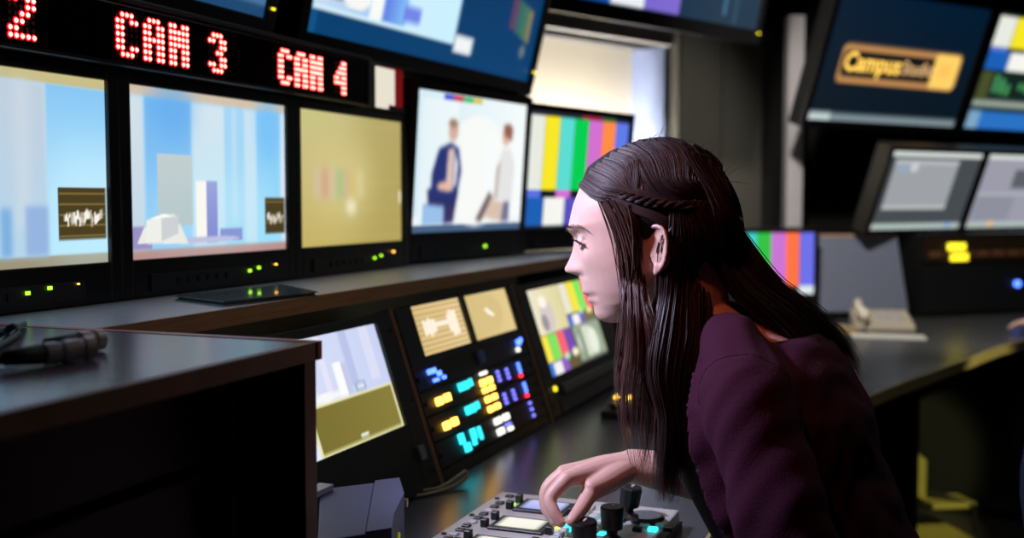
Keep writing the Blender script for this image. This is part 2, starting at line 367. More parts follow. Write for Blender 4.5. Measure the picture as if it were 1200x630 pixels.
MON.append(monitor((XW, Y2, Z3), 90, 0, W3, H3, C, 'monitor showing grey studio set blocks under the CAM 3 sign',
                   leds=((.30, -.034, G_green, .0032), (.328, -.030, G_green, .0032), (.385, -.027, G_amber, .0012))))
# camera preview 4
C = Canvas(W3, H3, 120); C.rect(0, 0, 1, 1, (190, 170, 96), top=(198, 188, 136)); C.rect(.5, -.1, 1.1, 1.1, (166, 150, 84), f=.16, al=.7); C.ell(.38, .5, .3, .3, (204, 192, 130), f=.1)
for k in range(9): C.rect(0, .05 + k * .11, 1, .06 + k * .11, (206, 194, 136), f=.01, al=.25)
for k, c in enumerate([(206, 184, 160), (206, 150, 136), (208, 184, 160), (150, 190, 130), (200, 170, 146), (210, 186, 110), (214, 200, 150)]): C.rect(.13 + k * .066, .36, .196 + k * .066, .58, c, f=.018, al=.7)
C.ell(.47, .29, .05, .06, (232, 226, 196), f=.02); C.ell(.985, .37, .012, .06, (240, 232, 200), f=.004); C.rect(.03, .9, .3, .98, (190, 190, 120), f=.03)
MON.append(monitor((XW, Y2 + GAP + W3, Z3), 90, 0, W3, H3, C, 'plain khaki coloured monitor under the CAM 4 sign',
                   leds=((.285, -.034, G_green, .0032), (.315, -.030, G_green, .0032), (.375, -.024, G_amber, .002))))
# programme monitor with two presenters
W4, H4 = .535, .341
C = Canvas(W4, H4, 140); C.rect(0, 0, 1, 1, (206, 228, 236), right=(238, 244, 244)); C.rect(.0, .0, 1, .05, (70, 96, 128)); C.rect(.0, .05, 1, .12, (232, 238, 240))
C.ell(.55, .45, .30, .42, (240, 242, 240), f=.008); C.rect(.62, .1, .98, .75, (240, 244, 244)); C.rect(.05, .05, .35, .95, (222, 236, 240), right=(232, 240, 242))
for k, c in enumerate([(70, 80, 200), (200, 60, 80), (60, 180, 110), (210, 190, 80)]): C.rect(.22 + k * .085, .955, .305 + k * .085, .995, c)  # reflection of colour bars drawn into the top of the picture
C.rect(.09, .055, .30, .21, (150, 186, 226)); C.rect(.1, .20, .32, .22, (214, 226, 238))
C.poly([(.27, .06), (.35, .06), (.38, .30), (.26, .30)], (54, 48, 96), f=.008); C.poly([(.13, .20), (.36, .18), (.37, .33), (.12, .31)], (40, 46, 96), f=.008)
C.poly([(.15, .24), (.37, .24), (.40, .45), (.37, .61), (.30, .65), (.20, .60), (.15, .42)], (38, 50, 112), f=.008); C.poly([(.27, .30), (.335, .30), (.33, .62), (.28, .60)], (216, 188, 178), f=.008)
C.poly([(.335, .33), (.36, .33), (.37, .50), (.335, .60)], (232, 230, 230), f=.008); C.ell(.26, .33, .06, .035, (226, 180, 160), f=.008); C.ell(.315, .735, .042, .075, (206, 170, 152), f=.008); C.ell(.31, .79, .04, .03, (150, 120, 100), f=.008)
C.poly([(.55, .08), (.60, .06), (.72, .24), (.67, .30)], (112, 96, 100), f=.008); C.poly([(.63, .10), (.80, .06), (.86, .20), (.70, .26)], (210, 186, 168), f=.008); C.poly([(.80, .06), (.88, .06), (.88, .24), (.82, .24)], (110, 112, 140), f=.008)
C.poly([(.72, .22), (.90, .22), (.91, .52), (.86, .64), (.78, .64), (.73, .48)], (222, 222, 222), f=.008); C.poly([(.72, .24), (.75, .24), (.77, .55), (.73, .48)], (190, 176, 170), f=.008)
C.ell(.81, .735, .042, .075, (214, 178, 158), f=.008); C.poly([(.79, .74), (.87, .70), (.875, .80), (.84, .835), (.78, .82)], (142, 92, 76), f=.008)
MON.append(monitor(at(480, 273, 2.62), 82, 4, W4, H4, C, 'larger monitor showing two seated presenters on a white set', bz=(.026, .022, .07, .022),
                   leds=((.335, -.042, G_green, .0045),)))
C = Canvas(W4, H4, 140); C.rect(0, 0, 1, 1, (24, 30, 44)); bars(C, 0, .02, 1, .965, low=.33)
C.rect(0, .965, .5, .995, (40, 42, 50)); C.rect(.5, .965, .7, .995, (170, 30, 60)); C.rect(.7, .965, .85, .995, (40, 110, 60))
MON.append(monitor(at(612, 268, 3.17), 74, 5, W4, H4, C, 'monitor showing full colour bars behind the woman\'s forehead', bz=(.024, .024, .065, .02), leds=((.335, -.042, G_green, .004),)))
# upper row, big screens tilted down
WU, HU = 1.04, .585
C = Canvas(WU, HU, 120); C.rect(0, 0, 1, 1, (28, 70, 110)); C.rect(.0, .04, 1, .6, (70, 110, 150)); C.rect(.6, .04, .85, .6, (150, 190, 220)); C.rect(.9, .05, .96, .12, (20, 30, 50))
monitor((XW, 1.744 - WU, 1.575), 90, 13, WU, HU, C, 'big tilted screen in the top row at the left edge', bz=(.03, .03, .035, .03), strip=False, mount=True, leds=((WU + .012, .02, G_yellow, .003),))
C = Canvas(WU, HU, 120); C.rect(0, 0, 1, 1, (6, 62, 108), top=(8, 40, 84)); C.rect(0, 0, .03, 1, (10, 80, 130)); C.rect(.01, .085, .565, .95, (206, 232, 244), right=(196, 232, 246))
C.rect(.01, .10, .23, .95, (196, 216, 232), right=(150, 190, 236)); C.rect(.20, .10, .25, .95, (240, 244, 240)); C.rect(.25, .10, .34, .9, (90, 120, 220), right=(130, 190, 240)); C.rect(.33, .12, .40, .18, (110, 130, 226))
C.ell(.12, .20, .07, .05, (228, 234, 232)); C.rect(.03, .13, .11, .185, (40, 48, 60)); C.rect(.035, .137, .105, .178, (214, 226, 232)); C.ell(.15, .15, .05, .04, (240, 240, 236))
C.rect(.565, .05, .66, .125, (196, 208, 216)); C.rect(.575, .06, .65, .115, (236, 238, 238))
for k, c in enumerate([(90, 60, 90), (70, 84, 100), (46, 110, 96), (74, 110, 90), (120, 120, 90)]): C.poly([(.83 + k * .025, .22 - .01 * k), (.855 + k * .025, .21 - .01 * k), (.855 + k * .025, .36 - .01 * k), (.83 + k * .025, .37 - .01 * k)], c)  # dim reflections drawn into the blue part of the picture
C.ell(.93, .13, .016, .03, (96, 116, 120))
monitor((XW, 1.887, 1.572), 85.9, 13.5, WU, HU, C, 'big tilted screen with white studio picture on deep blue above the CAM 4 sign', bz=(.03, .03, .035, .03), strip=False, mount=True, leds=((WU + .012, .03, G_yellow, .004),))
U3b = at(885, 35, 4.02); U3a = at(690, 1, 3.42); th = math.degrees(math.atan2(U3b[1] - U3a[1], U3b[0] - U3a[0]))
dv = np.array([math.cos(R(th)), math.sin(R(th)), 0])
C = Canvas(WU, HU, 120); C.rect(0, 0, 1, 1, (10, 44, 66), top=(12, 50, 80)); C.rect(.12, .01, .24, .5, (20, 80, 180)); C.rect(.24, .01, .40, .5, (226, 232, 236)); C.rect(.40, .01, .57, .5, (120, 100, 200)); C.rect(.80, .05, .815, .3, (60, 110, 140)); C.rect(.86, .01, .88, .3, (30, 66, 90))
monitor(U3b - dv * WU, th, 12, WU, HU, C, 'big dark blue screen hanging above the lit wall recess', bz=(.03, .03, .05, .03), strip=False, mount=True, leds=((WU + .01, -.01, G_yellow, .003),))

# ------------------------------------------------------------------ tally sign with red dot letters
FONT = {'C': ['01110', '11011', '11000', '11000', '11000', '11011', '01110'], 'A': ['01110', '11011', '11011', '11111', '11011', '11011', '11011'],
        'M': ['11011', '11111', '11111', '11111', '11011', '11011', '11011'], '2': ['01110', '11011', '00011', '00110', '01100', '11000', '11111'],
        '3': ['01110', '11011', '00011', '00110', '00011', '11011', '01110'], '4': ['00011', '00111', '01111', '11011', '11111', '00011', '00011']}
S = empty('tally_sign', (-1.15, .6, 1.44), label='long black sign with red dot letters CAM 2, CAM 3 and CAM 4', cat='sign')
MB().box((-.06, 0, 0), (-.001, 1.497, .095)).build('housing', M_black, S, bevel=.006)
MB().box((-.001, .004, .006), (.0, 1.485, .089)).build('window', mat('sign_window', (18, 5, 6), .15), S)
MB().box((-.06, 1.485, -.002), (.004, 1.5, .097)).build('end_cap', mat('sign_cap', (70, 74, 80), .4), S, bevel=.002)
MB().box((-.06, 0, .095), (.004, 1.5, .103)).build('top_rail', mat('sign_rail', (46, 52, 60), .4), S, bevel=.002)
PY, PZ = .0102, .0098; off = MB()
for txt, y0 in (('CAM 2', .895), ('CAM 3', 1.318), ('CAM 4', 1.745)):
    py = PY if txt[-1] != '4' else .0093
    for k, ch in enumerate(txt):
        if ch == ' ': continue
        m = MB(); halo = MB()
        for r_, row in enumerate(FONT[ch]):
            for c_, bit in enumerate(row):
                y = y0 - .6 + (k * 5.9 + c_ + .5) * py - (2.0 * py if k == 4 else 0); z = .0125 + (6 - r_ + .5) * PZ
                a8 = np.arange(8) * math.pi / 4
                def dome(t_, r0, r1, x0, x1): t_.add([(x1, y + r1 * math.cos(a), z + r1 * math.sin(a)) for a in a8] + [(x0, y + r0 * math.cos(a), z + r0 * math.sin(a)) for a in a8], [tuple(range(8))] + [(i, 8 + i, 8 + (i + 1) % 8, (i + 1) % 8) for i in range(8)])
                if bit == '1': dome(m, .0034, .0026, .0012, .0026); dome(halo, .0054, .0046, .0003, .0012)
                else: dome(off, .0032, .0026, .0003, .0012)
        lt = m.build('letter_' + ch.lower() if ch.isalpha() else 'numeral', G_led, S)
        halo.build('dot_halos', G_halo, lt)  # red glow around the lit dots, built as emissive rings
# glowing plate for lit wall seen in the gap, and small red tally lamp
off.build('unlit_dots', G_ledoff, S)['kind'] = 'stuff'
M3T = Z3 + H3 + .0202
cdn = empty('lit_gap_plate', (-1.152, 2.128, M3T), label='small glowing plate standing in for lit wall seen beside the red sign', cat='plate')
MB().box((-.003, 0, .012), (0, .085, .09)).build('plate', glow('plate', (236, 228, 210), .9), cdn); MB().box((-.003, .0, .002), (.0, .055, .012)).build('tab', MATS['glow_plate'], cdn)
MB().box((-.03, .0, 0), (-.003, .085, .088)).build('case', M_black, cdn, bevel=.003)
tl = empty('tally_lamp', (-1.17, 2.262, M3T), label='small red lamp glowing between the white plate and the presenters monitor', cat='lamp')
MB().box((-.03, -.03, 0), (.004, .03, .012)).build('base', M_black, tl, bevel=.002); MB().box((-.028, -.026, .012), (.002, .026, .10)).build('lens', mat('lens_red', (150, 10, 20), .3, emit=(200, 8, 20), estr=.22), tl, bevel=.006)

# ------------------------------------------------------------------ desk, monitor shelf, console bays
DZ = .735; LZ = 1.085
D = empty('control_desk', (-.6, 1.5, 0), label='long dark laminate control desk with pale wood front edge', cat='desk')
def loc(o, T): o.matrix_parent_inverse = T.matrix_world.inverted(); return o
def part(o, T):            # keeps world coordinates under a moved thing
    bpy.context.view_layer.update(); o.parent = T; o.matrix_parent_inverse = T.matrix_world.inverted(); return o
front = [tuple(p) for p in spline([(-.32, .0), (-.32, 1.0), (-.318, 2.0), (-.25, 2.55), (-.165, 3.0), (.04, 3.66), (.245, 4.3), (.60, 4.95), (1.1, 5.5)], 26)]
back = [(-1.3, .0), (-1.3, 3.1), (-.98, 3.95), (-.62, 4.62), (-.05, 5.35), (.45, 5.95)]
def infront(p, d):  # offset polyline towards the operators
    P = np.array(p); t = np.gradient(P, axis=0); t /= np.linalg.norm(t, axis=1)[:, None]; return P + np.stack([t[:, 1], -t[:, 0]], 1) * d
part(MB().prism([tuple(q) for q in front] + back[::-1], DZ - .03, DZ).build('desk_top', M_desk), D)
fo = infront(front, .006)
part(MB().prism([tuple(q) for q in fo] + [tuple(q) for q in front[::-1]], DZ - .032, DZ + .001).build('edge_trim', mat('pale_wood', (176, 160, 112), .45, vary=.2, scale=25, bump=.1)), D)
for y, x in ((.5, -.36), (2.3, -.40), (3.6, -.06), (4.65, .33)):
    part(MB().box((x - .45, y - .015, 0), (x, y + .015, DZ - .03)).build('leg_panel', M_dark), D)
part(MB().box((-1.0, .0, .1), (-.97, 3.0, DZ - .03)).build('modesty_panel', M_dark), D)

SH = empty('monitor_shelf', (-1.1, 2.0, DZ), label='raised shelf with brown wood edge carrying the row of monitors', cat='shelf')
SX = -.95
shp = [(SX, 1.046), (SX, 2.85), (-.86, 3.25), (-.72, 3.62)]
part(MB().prism(shp + [(-1.05, 3.75), (-1.35, 3.3), (-1.35, .2), (-1.145, .2), (-1.145, 1.045), (SX, 1.045)], LZ - .022, LZ).build('shelf_board', M_ledge), SH)
so = infront(shp, .008)
part(MB().prism([tuple(q) for q in so] + shp[::-1], LZ - .024, LZ + .001).build('wood_edge', M_wood), SH)
LEAN = math.atan2(.11, .33); PL = .348
PMX = lambda y, v, o=0: (-.825 - math.sin(LEAN) * v + math.cos(LEAN) * o, y, DZ + math.cos(LEAN) * v + math.sin(LEAN) * o)   # point on the leaning console front
part(MB().prism([(-1.3, 1.08), (-1.28, 1.08), (-1.28, 3.3), (-1.3, 3.3)], DZ, LZ - .022).build('back_board', M_dark), SH)
for y in (1.06, 1.752, 2.345, 2.985):
    m = MB(); q = .0075
    vs = [PMX(y + s * q, v, o) for s in (-1, 1) for v, o in ((0, .004), (PL - .022, .004), (PL - .022, -.25), (0, -.36))]
    m.add(vs, [(0, 1, 2, 3), (7, 6, 5, 4), (0, 4, 5, 1), (1, 5, 6, 2), (2, 6, 7, 3), (3, 7, 4, 0)])
    part(m.build('divider', M_woodd), SH)
# frame: x along the bay (world +Y), z up the slope, -y towards the operator
def bay(y, label, cat, name): return empty(name, PMX(y, 0), (-LEAN, 0, R(90)), label, cat)
def screws(T, W, H, xs=(.012,), y=-.006):
    for x in (.012, W - .012):
        for z in (.03, H * .5, H - .03):
            MB().tube([(x, y, z), (x, y - .002, z)], .004, 10).build('screw', M_dark, T)
BH = PL - .03
def faceplate(T, W, H, hole=None, z0=0.004, m=M_panel):
    if hole is None: return MB().box((0, -.004, z0), (W, .03, H)).build('faceplate', m, T, bevel=.0015)
    x0, x1, h0, h1 = hole
    b = MB().box((0, -.004, z0), (x0, .03, H)).box((x1, -.004, z0), (W, .03, H)).box((x0, -.004, z0), (x1, .03, h0)).box((x0, -.004, h1), (x1, .03, H))
    b.build('faceplate', m, T, bevel=.0015)
# bay one: large rack monitor
T = bay(1.07, 'rack monitor with pale picture behind the near cabinet', 'monitor', 'rack_monitor'); W_ = .672
faceplate(T, W_, BH + .004, (.20, .622, .122, .306)); screws(T, W_, BH)
C = Canvas(.422, .184, 110); C.rect(0, 0, 1, 1, (226, 232, 244)); C.rect(.0, .0, .36, 1, (222, 230, 246)); C.rect(.45, .40, 1, 1, (206, 214, 240), right=(196, 204, 236))
C.rect(.52, .5, .56, 1, (222, 222, 240)); C.rect(.70, .5, .76, 1, (180, 190, 226)); C.rect(.86, .5, .93, 1, (214, 216, 238)); C.rect(.40, .44, .66, .50, (236, 238, 244)); C.rect(.60, .44, .66, .74, (244, 244, 244)); C.rect(.66, .44, .70, .72, (190, 196, 224)); C.ell(.50, .47, .07, .04, (240, 240, 240)); C.rect(.72, .44, .80, .52, (150, 170, 200)); C.rect(.735, .455, .785, .505, (226, 230, 240))
C.rect(.36, .0, 1, .425, (226, 224, 170)); C.rect(.375, .02, .985, .405, (118, 108, 46), right=(134, 122, 58)); C.rect(.66, .04, .72, .075, (236, 236, 220))
sc = C.build('screen', T); sc.location = (.20, .004, .122)
MB().box((.19, -.0045, .02), (.62, -.003, .06)).build('lower_panel', M_dark, T); MB().box((.625, -.010, .055), (.645, -.004, .08)).build('switch', mat('switch_grey', (120, 124, 126), .5), T)
# bay two: two scopes above rows of lit buttons
T = bay(1.766, 'rack unit with two small waveform screens', 'scope', 'waveform_scope'); W_ = .565; y0 = 1.766
T.location = PMX(y0, .21)
MBs = faceplate(T, W_, BH - .206, (.066, .545, .016, .117), z0=0)
MB().box((.287, -.006, .010), (.305, .004, .12)).build('mullion', M_panel, T)
C = Canvas(.221, .101); C.rect(0, 0, 1, 1, (214, 186, 128), right=(226, 200, 146))
for k in range(9): C.rect(0, .06 + k * .1, 1, .085 + k * .1, (178, 146, 90))
rg = random.Random(4)
for k in range(14): x = .16 + k * .05; h = (.12 + .2 * rg.random() if (k < 5 or k > 9) else .05); C.rect(x, .52 - h, x + .05, .54 + h * .7, (250, 236, 216))
s = C.build('scope_screen', T); s.location = (.066, .002, .016)
C = Canvas(.24, .101); C.rect(0, 0, 1, 1, (206, 182, 122), right=(222, 198, 138)); C.ell(.5, .5, .30, .40, (210, 186, 128)); C.poly([(.40, .60), (.46, .62), (.60, .44), (.56, .40), (.46, .48)], (252, 244, 226))
s = C.build('scope_screen', T); s.location = (.305, .002, .016)
def panel_row(v, h, label, items):
    T = empty('button_panel', PMX(y0, v), (-LEAN, 0, R(90)), label, 'control panel', 'lit control panels under the waveform screens')
    MB().box((0, -.003, .001), (W_, .03, h - .001)).build('faceplate', M_dark, T, bevel=.001)
    for (x, z, g, sx, sz) in items: MB().box((x - sx * .78, -.009, z - sz * .82), (x + sx * .78, -.003, z + sz * .82)).build('lit_button' if sx > .004 else 'indicator_light', g, T, bevel=.001, seg=1)
    for x in (.012, W_ - .012): MB().tube([(x, -.003, h / 2), (x, -.006, h / 2)], .0045, 10).build('screw', M_dark, T)
    return T
panel_row(.166, .043, 'control panel with blue buttons, directly below the waveform screens', [(.06, .030, G_blue, .010, .006), (.078, .030, G_blue, .006, .006), (.095, .022, G_blue, .008, .006), (.11, .012, G_blue, .006, .004), (.075, .012, G_blue, .012, .004),
          (.30, .026, M_grey, .018, .016), (.515, .030, G_blue, .011, .008), (.50, .015, G_white, .008, .006), (.53, .034, G_blue, .006, .006)])
def bank(dz=0): return [(.062, .020, G_amber, .014, .009), (.098, .021, G_amber, .014, .009), (.167, .030, G_teal, .011, .010), (.192, .030, G_teal, .009, .010), (.215, .032, G_teal, .006, .009)]
panel_row(.119, .046, 'control panel with amber and teal buttons, upper of two', bank() + [(.285, .040, G_white, .020, .004), (.27, .022, G_amber, .013, .008), (.305, .022, G_amber, .013, .008), (.27, .006, G_amber, .013, .006), (.305, .006, G_amber, .013, .006)] +
          [(.355, .014 + .009 * k, G_violet, .0038, .0038) for k in range(3)] + [(.405, .012 + .009 * k, G_violet, .0038, .0038) for k in range(3)] + [(.475, .016 + .008 * k, G_blue, .0038, .004) for k in range(3)] + [(.472, .006, G_red, .005, .004)])
panel_row(.072, .046, 'control panel with amber and teal buttons, lower of two', bank() + [(.27, .034, G_amber, .013, .007), (.305, .034, G_amber, .013, .007), (.27, .014, G_amber, .013, .007), (.305, .014, G_amber, .013, .007)] +
          [(.355, .012 + .009 * k, G_violet, .0038, .0038) for k in range(3)] + [(.405, .012 + .009 * k, G_violet, .0038, .0038) for k in range(3)] + [(.475, .018 + .008 * k, G_blue, .0038, .004) for k in range(3)] + [(.472, .008, G_red, .005, .004)])
panel_row(.022, .049, 'control panel with white buttons, lowest below the waveform screens', [(.105, .036, G_teal, .012, .012), (.12, .016, G_teal, .014, .010), (.160, .034, G_teal, .012, .013), (.155, .018, G_teal, .008, .006), (.19, .03, G_teal, .005, .016),
          (.285, .036, G_white, .019, .008), (.33, .036, G_white, .017, .008), (.285, .014, G_white, .019, .008), (.33, .020, G_violet, .017, .003), (.335, .010, G_white, .014, .005)] + [(.475, .012 + .014 * k, G_violet, .004, .004) for k in range(3)])
MB().box((0, -.002, 0), (W_, .03, .019)).build('blank_panel', M_dark, empty('blank_plate', PMX(y0, .002), (-LEAN, 0, R(90)), 'plain dark plate at the foot of the lit control panels', 'plate'))
# bay three: quad picture monitor
T = bay(2.36, 'rack monitor with four small colour bar pictures beside the woman\'s chin', 'monitor', 'rack_monitor'); W_ = .61
faceplate(T, W_, BH + .004, (.068, .54, .092, .305)); screws(T, W_, BH)
C = Canvas(.472, .213); C.rect(0, 0, 1, 1, (60, 62, 56)); C.rect(0, .46, .5, 1, (232, 224, 200), right=(216, 206, 150)); C.ell(.22, .68, .10, .20, (206, 196, 190)); C.ell(.16, .60, .05, .1, (150, 140, 150)); C.ell(.2, .84, .06, .07, (246, 240, 226))
qc = [(240, 224, 70), (120, 220, 90), (240, 96, 110), (110, 70, 170)]
for k, c in enumerate([(228, 224, 200), (240, 222, 60), (120, 226, 90), (244, 110, 120)]): C.rect(.5 + k * .125, .62, .625 + k * .125, 1, c)
C.rect(.5, .46, .58, .6, (70, 100, 200)); C.rect(.58, .46, .70, .6, (240, 238, 236)); C.rect(.70, .46, .78, .62, (110, 90, 190)); C.rect(.78, .46, 1, .60, (110, 104, 70)); C.ell(.76, .62, .04, .04, (170, 240, 150)); C.ell(.9, .60, .05, .04, (250, 230, 150))
for k, c in enumerate(qc): C.rect(.0 + k * .125, .16, .125 + k * .125, .46, c)
C.rect(0, 0, .09, .16, (60, 120, 210)); C.rect(.09, 0, .22, .15, (236, 236, 234)); C.rect(.22, 0, .32, .16, (140, 90, 190)); C.rect(.32, .0, .5, .14, (96, 84, 50)); C.ell(.33, .16, .04, .04, (170, 240, 180)); C.ell(.47, .17, .05, .05, (250, 240, 190))
C.rect(.52, .02, 1, .46, (150, 164, 140)); C.ell(.72, .24, .16, .19, (206, 216, 196)); C.ell(.82, .22, .08, .17, (226, 232, 214)); C.rect(.6, .05, .66, .42, (128, 140, 120))
s = C.build('screen', T); s.location = (.068, .003, .092)
MB().tube([(.052, -.003, .066), (.052, -.009, .066)], .006, 14).build('indicator_light', G_yellow, T)
MB().box((.09, -.014, .045), (.58, -.004, .07)).build('handle_bar', mat('grey_bar', (70, 76, 78), .4), T, bevel=.004); MB().box((.06, -.006, .008), (.55, -.004, .036)).build('lower_panel', M_black, T)

# ------------------------------------------------------------------ near rack cabinet with connectors on top
K = empty('rack_cabinet', (-.9, .7, 0), label='dark wooden rack cabinet with laminate top in the left foreground', cat='cabinet')
part(MB().box((-1.14, .12, LZ - .019), (-.645, 1.035, LZ)).build('top_panel', M_cabtop), K)
part(MB().box((-.645, .12, LZ - .0195), (-.635, 1.035, LZ + .0004)).build('edge_strip', mat('brown_edge', (132, 98, 64), .45, vary=.3, scale=30)), K)
part(MB().box((-1.14, 1.030, LZ - .0195), (-.635, 1.0435, LZ + .0008)).build('edge_strip', mat('red_lit_edge', (206, 96, 86), .4, vary=.2)), K)  # red light on the rear edge put into its colour
part(MB().box((-1.14, 1.012, DZ), (-.638, 1.035, LZ - .019)).build('side_panel', M_woodd), K)
part(MB().box((-1.14, .12, DZ), (-.638, .143, LZ - .019)).build('side_panel', M_woodd), K)
part(MB().box((-1.14, .143, DZ), (-1.12, 1.012, LZ - .019)).build('back_panel', M_dark), K)
part(MB().box((-1.12, .143, DZ), (-.638, 1.012, DZ + .02)).build('bottom_panel', M_woodd), K)
for y in (.155, .985): part(MB().box((-.72, y, DZ + .02), (-.70, y + .02, LZ - .02)).build('rack_rail', M_dark), K)
Ru = empty('rack_unit', (-.9, .57, DZ + .02), label='black rack device with grey handles inside the near cabinet', cat='rack unit')
for k in range(3):
    z = DZ + .03 + k * .1
    part(MB().box((-1.08, .175, z), (-.72, .985, z + .09)).build('chassis', M_black, bevel=.003), Ru)
    part(MB().tube([(-.72, .955, z + .02), (-.695, .955, z + .025), (-.695, .955, z + .065), (-.72, .955, z + .07)], .006, 10).build('handle', mat('handle_grey', (46, 46, 46), .5)), Ru)
# three coaxial plugs with leads
plug_lab = ['nickel coaxial plug nearest the cabinet edge at left', 'middle coaxial plug of three on the cabinet top', 'coaxial plug furthest right on the cabinet top']
for k, (px, py, dz_) in enumerate(((66, 413, 0), (92, 409, 0), (104, 399, 0))):
    p = at_z(px, py, LZ + .012); a = R([-64, -60, -78][k]); d = np.array([math.cos(a) * .2, math.sin(a), 0]) * -1
    d = np.array([.35, .94, 0]) if k < 2 else np.array([.2, .98, 0]); d /= np.linalg.norm(d)
    P_ = empty('coaxial_plug', (p[0], p[1], LZ), label=plug_lab[k], cat='plug', group='coaxial plugs on the cabinet')
    Mx = Matrix.Translation(Vector(p)) @ Vector(d).to_track_quat('Z', 'Y').to_matrix().to_4x4()
    part(MB().lathe([(0.0056, -0.0138), (0.0105, -0.0115), (0.0105, 0.0000), (0.0087, 0.0011), (0.0087, 0.0046), (0.0109, 0.0057), (0.0109, 0.0149), (0.0084, 0.0161), (0.0070, 0.0115)], Mx, 22).build('collar', M_chrome, smooth=False), P_)
    part(MB().lathe([(0.0042, -0.0517), (0.0077, -0.0483), (0.0095, -0.0138), (0.0056, -0.0126)], Mx, 18).build('boot', M_rubber, smooth=True), P_)
    part(MB().lathe([(0.0017, 0.0000), (0.0017, 0.0138)], Mx, 10).build('pin', mat('brass', (200, 160, 80), .3, metal=1)), P_)
    e0 = np.array(p) - d * .045
    if k != 1: path = spline([e0, e0 - d * .06 + [-.01, 0, -.006], at_z(-5, 396 - 6 * k, LZ + .005) if k else at_z(-5, 406, LZ + .005), at_z(-80, 400, LZ + .005)], 18)
    else: path = spline([e0, e0 - d * .05 + [-.015, 0, -.005], at_z(20, 389, LZ + .005), at_z(-40, 392, LZ + .004)], 18)
    part(MB().tube([tuple(q) for q in path], .0045, 8).build('lead', mat('green_lead', (18, 46, 34), .4) if k else M_rubber, smooth=True), P_)
p2 = [at_z(28, 379, LZ + .005), at_z(14, 383, LZ + .02), at_z(0, 390, LZ + .006), at_z(-30, 395, LZ + .006)]
lp = tag(MB().tube([tuple(q) for q in spline(p2, 16)], .004, 8).build('cable', mat('teal_cable', (60, 110, 100), .35), smooth=True), 'pale green cable looping at the back left of the cabinet top', 'cable')

# folder lying on the monitor shelf
fz = LZ
fp = [at_z(188, 358, fz), at_z(255, 357, fz), at_z(371, 348, fz), at_z(366, 339, fz), at_z(240, 343, fz)]
fold = empty('document_folder', (fp[0][0], fp[0][1], fz), label='flat clear folder of papers lying on the shelf below the monitors', cat='folder')
fq = [at_z(205, 352, fz), at_z(262, 359, fz), at_z(372, 347, fz), at_z(330, 338, fz)]
fq = [(q[0], q[1]) for q in fq]
part(MB().prism(fq, fz, fz + .002).build('back_cover', M_film), fold)
cx = sum(q[0] for q in fq) / 4; cy = sum(q[1] for q in fq) / 4
part(MB().prism([(cx + (x - cx) * .96, cy + (y - cy) * .96) for x, y in fq], fz + .002, fz + .006).build('pages', mat('dark_page', (70, 84, 84), .4)), fold)
part(MB().prism(fq, fz + .006, fz + .008).build('front_cover', M_film), fold)

# grey power box on the desk with connectors
G = empty('power_box', (-.76, 1.33, DZ), (0, 0, 0), 'grey plastic power box beside the cabinet with yellow connectors', 'power box')
gc = [at_z(375, 571, .835), at_z(468, 560, .835), at_z(459, 619, .835), at_z(372, 632, .835)]
g2 = [(q[0], q[1]) for q in gc]
def lerp2(a, b, t): return (a[0] + (b[0] - a[0]) * t, a[1] + (b[1] - a[1]) * t)
mA, mB = lerp2(g2[0], g2[1], .68), lerp2(g2[3], g2[2], .64)
part(MB().prism([g2[0], mA, mB, g2[3]], DZ + .004, .833).build('body', M_grey, bevel=.002), G)
e1, e2 = lerp2(g2[1], g2[2], .35), lerp2(g2[1], g2[2], .75)
e1 = (e1[0] + .008, e1[1] + .006)
part(MB().prism([lerp2(mA, g2[1], .02), g2[1], e1, e2, g2[2], lerp2(mB, g2[2], .02)], DZ + .004, .836).build('end_cover', mat('grey_cover', (104, 110, 148), .5, bump=.05, scale=160)), G)
part(MB().prism([g2[0], g2[1], g2[2], g2[3]], DZ, DZ + .004).build('base', M_black), G)
for (a, h, mm, nm, l) in ((.28, .818, M_beige, 'connector', .014), (.80, .80, M_ygreen, 'plug', .012), (.6, .795, M_ygreen, 'plug', .006)):
    q = lerp2(g2[1], g2[2], a); dd = np.array([.93, .37, 0])
    part(MB().tube([(q[0] - .004, q[1], h), (q[0] + dd[0] * l, q[1] + dd[1] * l, h)], .0065 if nm == 'connector' else .005, 12).build(nm, mm), G)
part(MB().box((g2[0][0] + .0, g2[0][1] - .05, .834), (g2[0][0] + .022, g2[0][1] + .0, .842)).build('bracket', mat('silver_bracket', (190, 192, 205), .4)), G)
# cable loop at the foot of the console
cp = [at_z(486, 576, DZ + .006), at_z(515, 571, DZ + .008), at_z(540, 556, DZ + .02), at_z(545, 552, DZ + .022), at_z(547, 558, DZ + .014), at_z(530, 570, DZ + .006), at_z(500, 579, DZ + .004), at_z(478, 582, DZ + .004)]
tag(MB().tube([tuple(q) for q in spline(cp, 36)], .0035, 8).build('cable', mat('beige_cable', (150, 140, 112), .5), smooth=True), 'pale cable loop on the desk at the foot of the console', 'cable')

